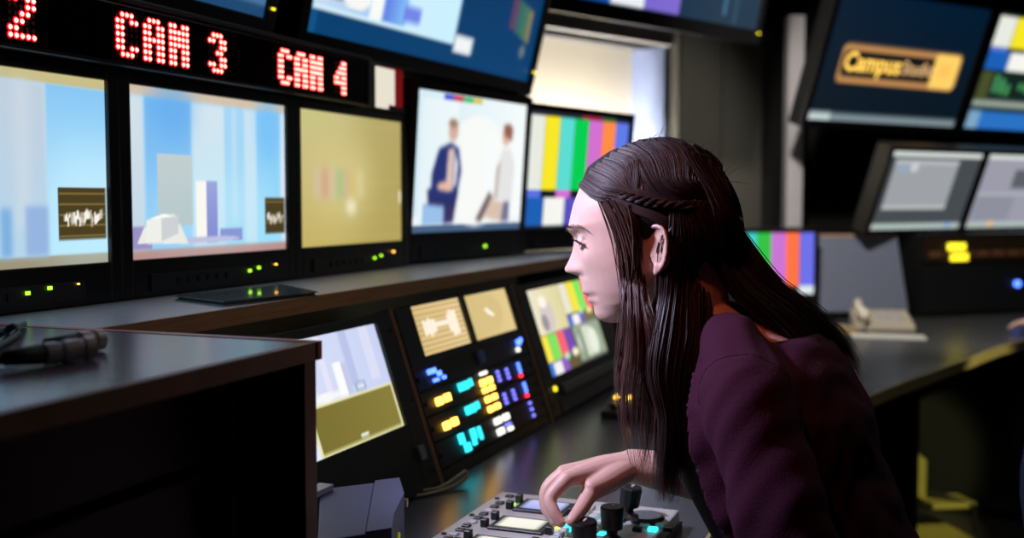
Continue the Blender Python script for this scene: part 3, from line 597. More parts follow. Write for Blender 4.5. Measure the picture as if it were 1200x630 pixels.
# ------------------------------------------------------------------ vision mixer under the hand
VX0, VX1, VY0, VY1, VZ = -.665, -.37, 1.32, 1.645, .765
V = empty('vision_mixer', (-.52, 1.48, DZ), label='vision mixer panel with small displays and black knobs under the hand', cat='control panel')
part(MB().box((VX0, VY0, DZ + .002), (VX1, VY1, VZ)).build('body', mat('mixer_grey', (188, 190, 184), .36, vary=.08, bump=.03, scale=160), bevel=.004), V)
part(MB().box((VX0 - .004, VY0, DZ), (VX1 + .004, VY1 + .004, DZ + .012)).build('base', M_black, bevel=.002), V)
M_cap = mat('key_cap', (204, 208, 200), .4, vary=.2, scale=90)
M_bwell = mat('dark_cap', (24, 25, 27), .4)
def vbox(x, y, sx, sy, h, m, nm, bev=.001): return part(MB().box((x - sx, y - sy, VZ), (x + sx, y + sy, VZ + h)).build(nm, m, bevel=bev, seg=1), V)
for i, (x, y) in enumerate(((-.565, 1.575), (-.565, 1.475), (-.565, 1.375))):   # small displays with side keys
    C = Canvas(.068, .05, 8); C.rect(0, 0, 1, 1, [(150, 160, 226), (232, 230, 214), (220, 222, 216)][i], top=[(190, 196, 240), (240, 236, 226), (228, 226, 220)][i])
    vbox(x, y, .042, .032, .004, M_bwell, 'display_frame')
    s = C.build('display', None); s.rotation_euler = (R(-90), 0, R(0)); s.location = (x - .034, y - .025, VZ + .0045); s.scale = (1, 1, 1); part(s, V)
    for dx in (-.05, .05):
        for dy in (-.02, .02): vbox(x + dx, y + dy, .005, .006, .012, M_bwell, 'side_key')
for c in range(4):
    for r_ in range(13):
        g = [M_cap, M_cap, G_green, M_cap, M_cap, G_teal, M_cap][(r_ * 3 + c * 5) % 7] if (r_ + c) % 3 == 0 else M_cap
        vbox(-.497 + c * .019, 1.34 + r_ * .021, .0065, .0075, .007, g, 'key')
for r_ in range(14):
    vbox(-.640, 1.338 + r_ * .0215, .0065, .0055, .003, M_bwell if r_ % 3 else M_cap, 'key')
    if r_ % 5 == 1: vbox(-.618, 1.338 + r_ * .0215, .004, .004, .003, G_green if r_ % 2 else G_teal, 'indicator_light')
p = at_z(656, 618, VZ); vbox(p[0], p[1], .006, .006, .008, G_yellow, 'key'); p = at_z(668, 622, VZ); vbox(p[0] + .004, p[1], .012, .006, .009, G_teal, 'key')
for (x, y) in ((-.655, 1.60), (-.655, 1.50), (-.655, 1.40)): part(MB().tube([(x, y, VZ), (x, y, VZ + .002)], .004, 12).build('screw', M_black), V)
def knob(px, py, r_, h, tilt, nm='knob'):
    p = at_z(px, py, VZ); Mx = Matrix.Translation(Vector(p)) @ Matrix.Rotation(R(tilt[0]), 4, 'X') @ Matrix.Rotation(R(tilt[1]), 4, 'Y')
    part(MB().lathe([(r_ * 1.0, 0), (r_ * 1.05, .002), (r_ * .75, .006), (r_ * .45, .010), (r_ * .5, .016), (r_ * .92, .019), (r_, h * .95), (r_ * .93, h), (r_ * .2, h)], Mx, 10 if nm == 'joystick' else 30).build(nm, M_bwell if False else mat('knob_black', (15, 15, 16), .45), smooth=False), V)
    part(MB().box((-.001, -r_ * .1, h + .0002), (.002, r_ * .6, h + .001), Mx).build('pointer', M_cap), V)
knob(735, 606, .0165, .048, (0, 8), 'joystick'); knob(717, 634, .0165, .050, (0, 0)); knob(685, 652, .0175, .050, (4, 0))
p = at_z(757, 608, VZ + .004)
part(MB().lathe([(.026, 0), (.028, .003), (.024, .007), (.012, .007)], Matrix.Translation(Vector(p)), 28).build('wheel', mat('wheel_black', (20, 20, 22), .25)), V)
for k in range(5): q = at_z(747 + 9 * k, 622 - (k % 2) * 5, VZ); vbox(q[0], q[1], .007, .005, .006, M_cap if k % 2 else G_teal if k == 2 else M_bwell, 'key')

# small telephone-like keypad box further along the desk
bp = at_z(706, 484, DZ)
B_ = empty('talkback_box', (bp[0] + .07, bp[1], DZ), (0, 0, R(4)), 'low dark box with lit keys on the desk behind the hair', 'control box')
MB().add([(-.06, -.06, 0), (.16, -.06, 0), (.16, .16, 0), (-.06, .16, 0), (-.06, -.06, .018), (.16, -.06, .018), (.16, .16, .05), (-.06, .16, .05)], [(0, 3, 2, 1), (4, 5, 6, 7), (0, 1, 5, 4), (1, 2, 6, 5), (2, 3, 7, 6), (3, 0, 4, 7)]).build('body', M_dark, B_, bevel=.003)
for i in range(4):
    for j in range(3): MB().box((-.045 + i * .05, -.04 + j * .06, .025 + j * .0085), (-.01 + i * .05, -.012 + j * .06, .031 + j * .0085)).build('key', G_amber if (i, j) in ((0, 1), (3, 2)) else G_white if i == 3 and j else M_black, B_)

# ------------------------------------------------------------------ people
def np_loft(secs, n=40, cap=True):
    """secs: list of (centre, axis_a, axis_b, a, b[, exponent]) elliptical rings"""
    vs = []; fs = []
    for c, A, B, a, b, *e in secs:
        ex = 2.0 / (e[0] if e else 2.0)
        for k in range(n):
            t = 2 * math.pi * k / n; ca, sa = math.cos(t), math.sin(t)
            vs.append(np.array(c) + np.array(A) * a * math.copysign(abs(ca) ** ex, ca) + np.array(B) * b * math.copysign(abs(sa) ** ex, sa))
    m = len(secs)
    for i in range(m - 1):
        for k in range(n): fs.append((i * n + k, i * n + (k + 1) % n, (i + 1) * n + (k + 1) % n, (i + 1) * n + k))
    if cap: fs.append(tuple(range(n - 1, -1, -1))); fs.append(tuple(range((m - 1) * n, m * n)))
    return vs, fs
def limb(mb, pts, rad, n=16, k=5):
    """smooth tapered limb with rounded ends"""
    P = spline(pts, (len(pts) - 1) * k + 1); rr = np.interp(np.linspace(0, len(rad) - 1, len(P)), range(len(rad)), rad)
    d0 = P[0] - P[1]; d0 /= np.linalg.norm(d0); d1 = P[-1] - P[-2]; d1 /= np.linalg.norm(d1)
    h = [(.35, .94), (.7, .72), (.93, .36)]
    pp = [P[0] + d0 * rr[0] * a for a, b in h[::-1]] + list(P) + [P[-1] + d1 * rr[-1] * a for a, b in h]
    r2 = [rr[0] * b for a, b in h[::-1]] + list(rr) + [rr[-1] * b for a, b in h]
    mb.tube([tuple(q) for q in pp], r2, n); return mb
def torso_secs(rows, lat, yc=1.5):
    """rows: (front x, front z, back x, back z, half width), lat = the person's left direction"""
    out = []
    for xf, zf, xb, zb, hw in rows:
        d = np.array([xf - xb, 0, zf - zb]); L = np.linalg.norm(d); out.append((((xf + xb) / 2, yc, (zf + zb) / 2), lat, d / L, hw, L / 2, 2.4))
    return out
def remesh(mb, voxel, smooth=3, name='tmp'):
    me = mb.mesh(name); bm = bmesh.new(); bm.from_mesh(me); bmesh.ops.recalc_face_normals(bm, faces=bm.faces); bm.to_mesh(me); bm.free()
    o = bpy.data.objects.new(name, me); COL.objects.link(o)
    r = o.modifiers.new('r', 'REMESH'); r.mode = 'VOXEL'; r.voxel_size = voxel; r.adaptivity = 0
    s = o.modifiers.new('s', 'SMOOTH'); s.factor = .5; s.iterations = smooth
    dg = bpy.context.evaluated_depsgraph_get(); out = bpy.data.meshes.new_from_object(o.evaluated_get(dg)); bpy.data.objects.remove(o); bpy.data.meshes.remove(me)
    return out
def verts(me): a = np.empty(len(me.vertices) * 3); me.vertices.foreach_get('co', a); return a.reshape(-1, 3)
def setverts(me, a): me.vertices.foreach_set('co', a.ravel()); me.update()
def normals(me): a = np.empty(len(me.vertices) * 3, np.float32); me.vertices.foreach_get('normal', a); return a.reshape(-1, 3).astype(float)

# --- head shape in its own frame: x forward, y left, z up, origin between the ears
PROF = np.array([(.146, -.012), (.140, .030), (.128, .060), (.108, .084), (.09, .0965), (.0706, .106), (.0567, .1115), (.050, .1085), (.045, .1062), (.036, .1095), (.0257, .1145), (.014, .1230), (.0060, .1300), (.001, .1298), (-.0026, .1240), (-.0065, .1150),
                 (-.0088, .1125), (-.020, .1105), (-.028, .1115), (-.033, .1118), (-.038, .1045), (-.0395, .1042), (-.0445, .1085), (-.051, .1000), (-.055, .1005), (-.0656, .1015), (-.073, .0975), (-.078, .090), (-.082, .078)])
BASE = np.array([(.146, -.012), (.140, .030), (.128, .060), (.108, .084), (.09, .0965), (.0706, .1045), (.0567, .107), (.045, .105), (.0257, .1030), (.0057, .1015), (-.0088, .1010), (-.033, .0985), (-.051, .0945), (-.0656, .0905), (-.073, .086), (-.078, .078), (-.082, .068)])
LATW = np.array([(.146, .06), (.07, .05), (.0567, .042), (.050, .018), (.045, .0095), (.0257, .0085), (.0057, .0115), (-.0022, .012), (-.0088, .012), (-.015, .018), (-.033, .019), (-.044, .018), (-.055, .019), (-.0656, .020), (-.082, .024)])
BACK = np.array([(.146, -.012), (.142, -.045), (.130, -.072), (.108, -.092), (.08, -.102), (.05, -.105), (.02, -.100), (0, -.09), (-.02, -.07), (-.04, -.035), (-.055, .0), (-.07, .035), (-.078, .050), (-.082, .060)])
WID = np.array([(.146, .001), (.142, .028), (.130, .049), (.108, .064), (.08, .0725), (.05, .0755), (.02, .074), (0, .0715), (-.02, .0665), (-.04, .058), (-.055, .048), (-.07, .033), (-.078, .022), (-.082, .012)])
def it(T, u): o = np.argsort(T[:, 0]); return np.interp(u, T[o, 0], T[o, 1])
def head_point(u, ph):
    ff, fb, w = it(BASE, u), it(BACK, u), it(WID, u)
    fc = fb + (ff - fb) * np.interp(u, [-.08, -.03, .05, .146], [.35, .42, .46, .5])
    c, s = math.cos(ph), math.sin(ph)
    ex = np.interp(u, [-.08, -.05, .0, .06], [.9, .88, .86, .95])
    y = w * math.copysign(abs(s) ** ex, s); x = fc + (ff - fc) * (abs(c) ** (1.05 if c > 0 else 1)) if c > 0 else fc + (fc - fb) * c
    if c > 0:
        d = it(PROF, u) - ff
        x += d * math.exp(-(y / it(LATW, u)) ** 2)
        ay = abs(y)
        x -= .0065 * math.exp(-((u - .036) / .012) ** 2 - ((ay - .030) / .014) ** 2) * c ** .5           # eye sockets
        x += .0040 * math.exp(-((u - .057) / .007) ** 2 - ((ay - .030) / .020) ** 2)                       # brow ridge
        x += .0050 * math.exp(-((u - .000) / .007) ** 2 - ((ay - .0135) / .0055) ** 2)                     # nostril wings
        x += .0045 * math.exp(-((u - .012) / .016) ** 2 - ((ay - .042) / .016) ** 2)                       # cheekbones
        x -= .0020 * math.exp(-((u + .039) / .006) ** 2 - ((ay - .025) / .006) ** 2)                       # mouth corners
    return (x, y, u)
def head_mesh(mb, M):
    us = np.concatenate([[.1458], np.linspace(.144, .10, 16), np.linspace(.097, -.08, 84), [-.0818]]); n = 120
    vs = []
    for u in us:
        for k in range(n): vs.append(M @ Vector(head_point(float(u), 2 * math.pi * k / n)))
    fs = [(i * n + k, (i + 1) * n + k, (i + 1) * n + (k + 1) % n, i * n + (k + 1) % n) for i in range(len(us) - 1) for k in range(n)]
    fs += [tuple(range(n)), tuple(range((len(us) - 1) * n + n - 1, (len(us) - 1) * n - 1, -1))]
    mb.add(vs, fs); return vs, fs
def ear(mb, M, side):
    E = Matrix.Translation((-.012, side * .0735, .004)) @ Matrix.Rotation(R(-10), 4, 'Y') @ Matrix.Rotation(side * R(-22), 4, 'Z')   # ear plane, turned out a little
    def P(a, b, c=0): return M @ E @ Vector((a, side * c, b))
    rim = [(.010, .006, .0), (.012, .018, .003), (.007, .029, .006), (-.004, .032, .008), (-.014, .026, .009), (-.018, .012, .009), (-.016, -.004, .008), (-.011, -.016, .006), (-.003, -.026, .004)]
    limb(mb, [P(*q) for q in rim], [.0026, .003, .003, .0031, .0031, .003, .0028, .003, .0034], 10, 4)
    limb(mb, [P(.0, .020, .005), P(-.008, .012, .006), P(-.009, -.002, .006), P(-.003, -.013, .005)], [.002, .0026, .0026, .0022], 10, 4)
    limb(mb, [P(.0, -.020, .002), P(.002, -.028, .002)], [.0058, .0054], 12, 3)
    limb(mb, [P(.009, .002, .001), P(.007, -.006, .003), P(.004, -.012, .002)], [.003, .0036, .003], 10, 3)
    vs, fs = np_loft([(P(-.004, .003, -.004 + .0095 * t), np.array(P(1, 0, 0) - P(0, 0, 0)), np.array(P(0, 1, 0) - P(0, 0, 0)), .0150 - .001 * t, .0300 - .002 * t) for t in (0, 1)], 24)
    mb.add(vs, fs)
M_skin = bpy.data.materials.new('skin'); M_skin.use_nodes = True
def skin_nodes():
    nt = M_skin.node_tree; b = nt.nodes['Principled BSDF']
    a = nt.nodes.new('ShaderNodeAttribute'); a.attribute_name = 'lip'
    n = nt.nodes.new('ShaderNodeTexNoise'); n.inputs['Scale'].default_value = 60
    mx = nt.nodes.new('ShaderNodeMix'); mx.data_type = 'RGBA'; mx.inputs[6].default_value = (.62, .40, .32, 1); mx.inputs[7].default_value = (.70, .47, .385, 1)
    nt.links.new(n.outputs[0], mx.inputs[0])
    m2 = nt.nodes.new('ShaderNodeMix'); m2.data_type = 'RGBA'; m2.inputs[7].default_value = (.40, .15, .15, 1)
    nt.links.new(a.outputs['Fac'], m2.inputs[0]); nt.links.new(mx.outputs[2], m2.inputs[6]); nt.links.new(m2.outputs[2], b.inputs['Base Color'])
    b.inputs['Roughness'].default_value = .46; b.inputs['Subsurface Weight'].default_value = .12; b.inputs['Subsurface Radius'].default_value = (.010, .004, .002); b.inputs['Subsurface Scale'].default_value = .6
    n2 = nt.nodes.new('ShaderNodeTexNoise'); n2.inputs['Scale'].default_value = 500; bp = nt.nodes.new('ShaderNodeBump'); bp.inputs['Strength'].default_value = .12; bp.inputs['Distance'].default_value = .0006
    nt.links.new(n2.outputs[0], bp.inputs['Height']); nt.links.new(bp.outputs[0], b.inputs['Normal'])
skin_nodes()
M_hair = bpy.data.materials.new('hair'); M_hair.use_nodes = True
def hair_nodes():
    nt = M_hair.node_tree; b = nt.nodes['Principled BSDF']
    a = nt.nodes.new('ShaderNodeAttribute'); a.attribute_name = 'tone'
    mx = nt.nodes.new('ShaderNodeMix'); mx.data_type = 'RGBA'; mx.inputs[6].default_value = (.013, .008, .007, 1); mx.inputs[7].default_value = (.105, .052, .042, 1)
    nt.links.new(a.outputs['Fac'], mx.inputs[0]); nt.links.new(mx.outputs[2], b.inputs['Base Color'])
    b.inputs['Roughness'].default_value = .46; b.inputs['Specular IOR Level'].default_value = .45
hair_nodes()
def attr(me, name, vals):
    a = me.attributes.new(name, 'FLOAT', 'POINT'); a.data.foreach_set('value', np.asarray(vals, np.float32))

# --- the woman at the mixer
WL = np.array([0, -1, 0])                                    # her left, towards the camera
HC = at(769, 296, 1.5)
fdir = -math.cos(R(14)) * RT + math.sin(R(14)) * FWH; fdir /= np.linalg.norm(fdir)
ldir = np.cross([0, 0, 1], fdir)
Hm = Matrix(((fdir[0], ldir[0], 0, HC[0]), (fdir[1], ldir[1], 0, HC[1]), (fdir[2], ldir[2], 1, HC[2]), (0, 0, 0, 1))) @ Matrix.Rotation(R(13), 4, 'Y')
Hi = Hm.inverted()
WOM = empty('person', (.0, 1.5, 0), label='woman with long brown hair in plum cardigan leaning over the mixer', cat='person')
bd = MB(); hv, hf = head_mesh(bd, Hm)
HB = BVHTree.FromPolygons([Vector(v) for v in hv], hf)
for s_ in (1, -1):
    ear(bd, Hm, s_)
    ec = Vector((.0835, s_ * .0305, .0345))
    def lidp(a, e, r_): return Hm @ (ec + Vector((math.cos(a) * math.cos(e), s_ * math.sin(a) * math.cos(e), math.sin(e))) * r_)
    A_ = [R(q) for q in (-40, -20, 0, 26, 52, 76)]
    limb(bd, [lidp(a, R(e), .0125) for a, e in zip(A_, (2, 22, 28, 26, 14, -2))], [.0018, .0026, .003, .003, .0026, .0018], 8, 4)
    limb(bd, [lidp(a, R(e), .0128) for a, e in zip(A_, (46, 52, 56, 56, 50, 40))], [.003, .0036, .0038, .0038, .0034, .003], 8, 4)
    limb(bd, [lidp(a, R(e), .0122) for a, e in zip(A_, (-2, -20, -26, -24, -14, -6))], [.0016, .002, .0022, .0022, .002, .0016], 8, 4)
NB = at(818, 402, 1.52)
limb(bd, [Hm @ Vector((-.025, 0, .01)), Hm @ Vector((-.03, 0, -.06)), np.array(NB), np.array(NB) + [.05, 0, -.06]], [.055, .052, .058, .075], 28, 5)
YC = 1.50
limb(bd, [np.array(NB) + [.0, -.01, .03], (-.25, 1.425, 1.048), (-.225, 1.35, 1.01)], [.045, .036, .045], 18); limb(bd, [np.array(NB) + [.0, .01, .03], (-.25, 1.575, 1.048), (-.225, 1.65, 1.01)], [.045, .036, .045], 18)
TR = [(-.20, .46, .10, .46, .165), (-.21, .57, .09, .55, .16), (-.24, .68, .05, .64, .145), (-.29, .79, .0, .73, .142), (-.335, .87, -.055, .82, .15), (-.35, .935, -.085, .90, .162), (-.345, .985, -.10, .965, .165), (-.335, 1.02, -.125, 1.02, .14), (-.325, 1.045, -.165, 1.06, .10), (-.325, 1.06, -.215, 1.085, .06)]   # front x, z; back x, z; half width
def shrink(rows, d): return [(a + d, z0, b - d, z1, h - d) for a, z0, b, z1, h in rows]
bd.add(*np_loft(torso_secs(shrink(TR, .014), WL), 48))
LS = np.array([-.222, YC - .165, 1.003]); LE = np.array([-.125, 1.26, .765]); LWr = np.array([-.31, 1.22, .785])
RS = np.array([-.245, YC + .165, 1.0]); RE = np.array([-.135, 1.66, .79])
RW = at(741, 545, 1.56)
limb(bd, [LS, (LS + LE) / 2, LE], [.052, .046, .038], 20); limb(bd, [LE, LE * .5 + LWr * .5, LWr], [.038, .036, .024], 20)
limb(bd, [RS, (RS + RE) / 2, RE], [.052, .046, .038], 20); limb(bd, [RE, RE * .55 + RW * .45, RE * .15 + RW * .85, RW], [.038, .037, .028, .0235], 20)
# hands: finger joints placed in space
def hand(mb, palm, fingers, thumb):
    for P_, r_ in palm: limb(mb, P_, r_, 14, 4)
    for P_ in fingers: limb(mb, P_[0], P_[1], 12, 4)
    limb(mb, thumb[0], thumb[1], 12, 4)
K_i, K_m, K_r, K_l = at(664, 561, 1.50), at(659, 556, 1.525), at(661, 553, 1.55), at(667, 551, 1.572)
TIP_i, TIP_t = at(657, 612, 1.475), at(670, 610, 1.463)
hand(bd, [([RW, at(705, 551, 1.54), K_i], [.0215, .0185, .0115]), ([RW, at(703, 549, 1.555), K_m], [.0215, .0185, .0115]), ([RW, at(704, 549, 1.57), K_r], [.0205, .0175, .011]), ([RW, at(706, 551, 1.58), K_l], [.019, .016, .0105]),
          ([RW, at(712, 562, 1.525), at(693, 571, 1.505)], [.019, .018, .0125])],
     [([K_i, at(645, 583, 1.49), at(649, 599, 1.48), TIP_i], [.0112, .0097, .0086, .0072]),
      ([K_m, at(641, 573, 1.518), at(640, 594, 1.51), at(650, 611, 1.50)], [.0110, .0096, .0085, .0072]),
      ([K_r, at(642, 570, 1.546), at(639, 590, 1.54), at(645, 605, 1.53)], [.0104, .0092, .0082, .0068]),
      ([K_l, at(650, 567, 1.57), at(645, 581, 1.566), at(648, 594, 1.56)], [.0092, .0082, .0072, .006])],
     ([at(716, 563, 1.53), at(693, 577, 1.505), at(682, 594, 1.485), TIP_t], [.016, .0125, .0105, .0082]))
lw = LWr
hand(bd, [([lw, lw + [-.05, .0 + dy * .8, .0], lw + [-.085, dy, -.004]], [.021, .015, .0105]) for dy in (-.03, -.01, .01, .03)],
     [([lw + [-.085, dy, -.004], lw + [-.122, dy * 1.1, -.010], lw + [-.142, dy * 1.1, -.022], lw + [-.15, dy * 1.1, -.032]], [.0105, .009, .008, .007]) for dy in (-.03, -.01, .01, .03)],
     ([lw + [-.02, .02, -.005], lw + [-.05, .045, -.012], lw + [-.075, .055, -.022], lw + [-.09, .055, -.03]], [.015, .0115, .0095, .008]))
bme = remesh(bd, .0022, 2, 'body')
bv = verts(bme); hl = np.array(Hi)[:3, :3] @ bv.T; hl = hl.T + np.array(Hi)[:3, 3]
lip = np.exp(-((hl[:, 2] + .0385) / .0075) ** 4) * np.exp(-(hl[:, 1] / .021) ** 4) * (hl[:, 0] > .085)
attr(bme, 'lip', lip * .4)
body = part(link('body', bme, M_skin, smooth=True), WOM)
for s_ in (1, -1):
    e = MB(); ec = Vector((.0835, s_ * .0305, .0345)); n = 24
    Em = Hm @ Matrix.Translation(ec) @ Matrix.Rotation(R(92), 4, 'Y')
    ey = MB().lathe([(.0005, -.0122)] + [(.0122 * math.sin(t), -.0122 * math.cos(t)) for t in np.linspace(.15, 2.62, 16)], Em, n)
    eo = part(ey.build('eye', mat('eye_white', (214, 206, 204), .15, vary=.03), smooth=True), WOM)
    ir = MB().lathe([(.0060, .0106), (.0052, .0113), (.0026, .0121), (.0005, .0124)], Em, 20).build('iris', mat('iris_brown', (44, 30, 24), .1), smooth=True); part(ir, eo)
    A_ = [R(q) for q in (-36, -20, 0, 22, 44, 60)]
    def lashp(a, e, r_): return Hm @ (ec + Vector((math.cos(a) * math.cos(e), s_ * math.sin(a) * math.cos(e), math.sin(e))) * r_)
    lm = MB()
    for a in np.linspace(-30, 66, 40):
        el = np.interp(a, [-40, -20, 0, 26, 52, 76], (0, 17, 22, 20, 9, -4))
        lm.tube([lashp(R(a), R(el), .0146), lashp(R(a), R(el - 1), .0185), lashp(R(a * 1.1), R(el + 6), .0235)], [.0006, .0005, .0002], 4)
    part(lm.build('eyelashes', M_hair), WOM)
    bm_ = MB()
    for k in range(70):
        t = random.random(); y = .010 + .040 * t; z = .0555 + .006 * math.sin(t * 2.4) + random.uniform(-.0022, .0022) - .004 * t * t
        hit = HB.ray_cast(Hm @ Vector((.2, s_ * y, z)), (Hm.to_3x3() @ Vector((-1, 0, 0))))
        if hit[0] is None: continue
        q = Vector(hit[0]); tv = Hm.to_3x3() @ Vector((-.25 * t, s_ * 1, .25 - .5 * t)); nn = Vector(hit[1]); nn = nn if nn.dot(Hm.to_3x3() @ Vector((1, 0, 0))) > 0 else -nn
        bm_.tube([q + nn * .0004, q + nn * .0012 + tv * .004, q + nn * .0008 + tv * .009], [.00042, .00038, .0001], 4)
    eb = bm_.build('eyebrow', M_hair); part(eb, WOM)
for me_ in [o.data for o in WOM.children if o.name.startswith('eye') and o.data.materials[0] == M_hair]:
    attr(me_, 'tone', np.full(len(me_.vertices), .35))

# clothes
M_card = mat('plum_knit', (56, 17, 40), .9, vary=.28, scale=420, bump=.5, spec=.2)
M_top = mat('black_jersey', (13, 13, 15), .8, vary=.3, scale=400, bump=.3, spec=.3)
tp = MB(); tp.add(*np_loft(torso_secs(shrink(TR, .004)[:9], WL), 48)); tme = remesh(tp, .006, 4, 'top')
tv_ = verts(tme)
bm = bmesh.new(); bm.from_mesh(tme); bmesh.ops.delete(bm, geom=[v for v in bm.verts if v.co.z > 1.025 + .35 * (v.co.x + .33)], context='VERTS'); bm.to_mesh(tme); bm.free()
part(link('top', tme, M_top, smooth=True), WOM)
cdm = MB(); cdm.add(*np_loft(torso_secs([(a - .008, z0, b + .014, z1 + .004, h + .010) for a, z0, b, z1, h in TR[1:9]], WL), 48))
limb(cdm, [LS + [.0, .0, .0], (LS + LE) / 2 + [.0, -.006, -.004], LE + [.0, 0, -.0]], [.057, .056, .050], 24); limb(cdm, [LE, LE * .5 + LWr * .5, LE * .15 + LWr * .85], [.056, .048, .038], 24)
limb(cdm, [RS, (RS + RE) / 2, RE], [.057, .056, .050], 24); limb(cdm, [RE, RE * .6 + RW * .4, RE * .38 + RW * .62], [.054, .047, .039], 24)
for s_ in (-1, 1): limb(cdm, [(-.262, YC + s_ * .055, 1.052), (-.248, YC + s_ * .09, 1.046), (-.224, YC + s_ * .15, 1.008)], [.044, .045, .056], 22)
cme = remesh(cdm, .0045, 8, 'cardigan')
cv = verts(cme); cn = normals(cme)
fold_ = .0022 * np.sin(cv[:, 0] * 70 + cv[:, 2] * 26 + 2.2 * np.sin(cv[:, 1] * 19 + cv[:, 2] * 12)) * np.clip((1.02 - cv[:, 2]) * 8, 0, 1) + .0010 * np.sin(cv[:, 0] * 140 - cv[:, 2] * 75 + 3 * np.sin(cv[:, 1] * 37)) + .0022 * np.sin(cv[:, 0] * 33 - cv[:, 2] * 49 + 1.0)
nearcuff = np.linalg.norm(cv - LS, axis=1)
cv = cv + cn * fold_[:, None]; setverts(cme, cv)
bm = bmesh.new(); bm.from_mesh(cme)
rm = []
for v in bm.verts:
    x, y, z = v.co
    dl = (y - YC)
    mid = np.interp(z, [.5, .76, .86, .93, .99, 1.06], [-.10, -.215, -.272, -.292, -.298, -.29])
    half = np.interp(z, [.5, .76, .90, 1.0, 1.06], [.10, .16, .16, .16, .10])
    if x < mid and abs(dl) < half: rm.append(v)
    elif z > 1.05 + .22 * (x + .27) and abs(dl) < .082: rm.append(v)
bmesh.ops.delete(bm, geom=rm, context='VERTS')
bmesh.ops.delete(bm, geom=[v for v in bm.verts if not v.link_faces], context='VERTS')
bm.to_mesh(cme); bm.free()
co_ = link('cardigan', cme, M_card, smooth=True); sd = co_.modifiers.new('thick', 'SOLIDIFY'); sd.thickness = .004; sd.offset = -1; part(co_, WOM)
# sleeve seam round the near shoulder
sa = []
CB = BVHTree.FromPolygons([Vector(q) for q in verts(cme)], [tuple(p.vertices) for p in cme.polygons])
for k in range(22):
    a = R(-20 + 230 * k / 21.0); c0 = LS + np.array([.004, .012, .008])
    dr = np.array([-math.cos(a), -.28 - .25 * abs(math.sin(a)), math.sin(a) * 1.0]); dr /= np.linalg.norm(dr)
    h = CB.ray_cast(Vector(c0 + dr * .25), Vector(-dr))
    if h[0]: sa.append(tuple(h[0]))
if len(sa) > 4: part(MB().tube(sa, .0016, 6).build('seam', M_card, smooth=True), co_)
# trousers and shoes
tr = MB(); hipL, hipR = np.array([-.03, YC - .085, .53]), np.array([-.03, YC + .085, .53])
for hp, s_ in ((hipL, -1), (hipR, 1)):
    kn = hp + [-.40, s_ * .02, -.02]; an = kn + [.06, 0, -.42]
    limb(tr, [hp, (hp + kn) / 2, kn], [.088, .078, .06], 22); limb(tr, [kn, (kn + an) / 2, an], [.06, .056, .042], 22)
tr.add(*np_loft(torso_secs([(-.20, .45, .115, .45, .178), (-.215, .55, .105, .54, .172), (-.24, .64, .08, .61, .158)], WL), 40))
part(link('trousers', remesh(tr, .008, 5, 'trousers'), mat('dark_denim', (22, 25, 34), .9, vary=.3, scale=300, bump=.3), smooth=True), WOM)
for s_ in (-1, 1):
    an = np.array([-.03 - .34, YC + s_ * .105, .09])
    sh = MB(); limb(sh, [an + [.03, 0, -.045], an + [-.06, 0, -.05], an + [-.15, 0, -.058]], [.038, .04, .03], 18); limb(sh, [an, an + [.005, 0, -.04]], [.044, .042], 18)
    shm = remesh(sh, .006, 4, 'shoe'); v_ = verts(shm); v_[:, 2] = np.maximum(v_[:, 2], .002); setverts(shm, v_)
    part(link('shoe', shm, M_rubber, smooth=True), WOM)

# --- hair: scalp cap, inner mass and many fine strands
HV = []; HF = []; HTn = []
def haradd(vs, fs, tone):
    o = len(HV); HV.extend([tuple(map(float, v)) for v in vs]); HF.extend([tuple(i + o for i in f) for f in fs]); HTn.extend(tone if hasattr(tone, '__len__') else [tone] * len(vs))
def hairline(u, ph):      # True where hair grows (head frame)
    x, y, z = head_point(u, ph); a = abs(math.atan2(y, x + .02))
    lim = np.interp(a, [0, .35, .7, .95, 1.15, 1.35, 1.6, 2.0, 3.2], [.112, .108, .094, .062, .030, .020, .018, .0, -.05])
    return z > lim
us = np.concatenate([[.1458], np.linspace(.143, -.05, 60)]); n = 96; idx = {}; vs = []; fs = []
for i, u in enumerate(us):
    for k in range(n):
        ph = 2 * math.pi * k / n; x, y, z = head_point(float(u), ph); v = Vector((x, y, z)); d = Vector((x + .005, y, (z - .03) * .9)).normalized()
        e = min(1, max(0, (z - np.interp(abs(math.atan2(y, x + .02)), [0, .7, 1.15, 1.6, 3.2], [.112, .094, .03, .018, -.05])) / .02))
        thick = .0015 + .0075 * e; idx[(i, k)] = len(vs); vs.append(Hm @ (v + d * thick))
for i in range(len(us) - 1):
    for k in range(n):
        if hairline(us[i], 2 * math.pi * k / n) and hairline(us[i + 1], 2 * math.pi * (k + 1) / n): fs.append((idx[i, k], idx[i + 1, k], idx[i + 1, (k + 1) % n], idx[i, (k + 1) % n]))
haradd(vs, fs, [.04] * len(vs))
CAPB = BVHTree.FromPolygons([Vector(v) for v in vs], fs)
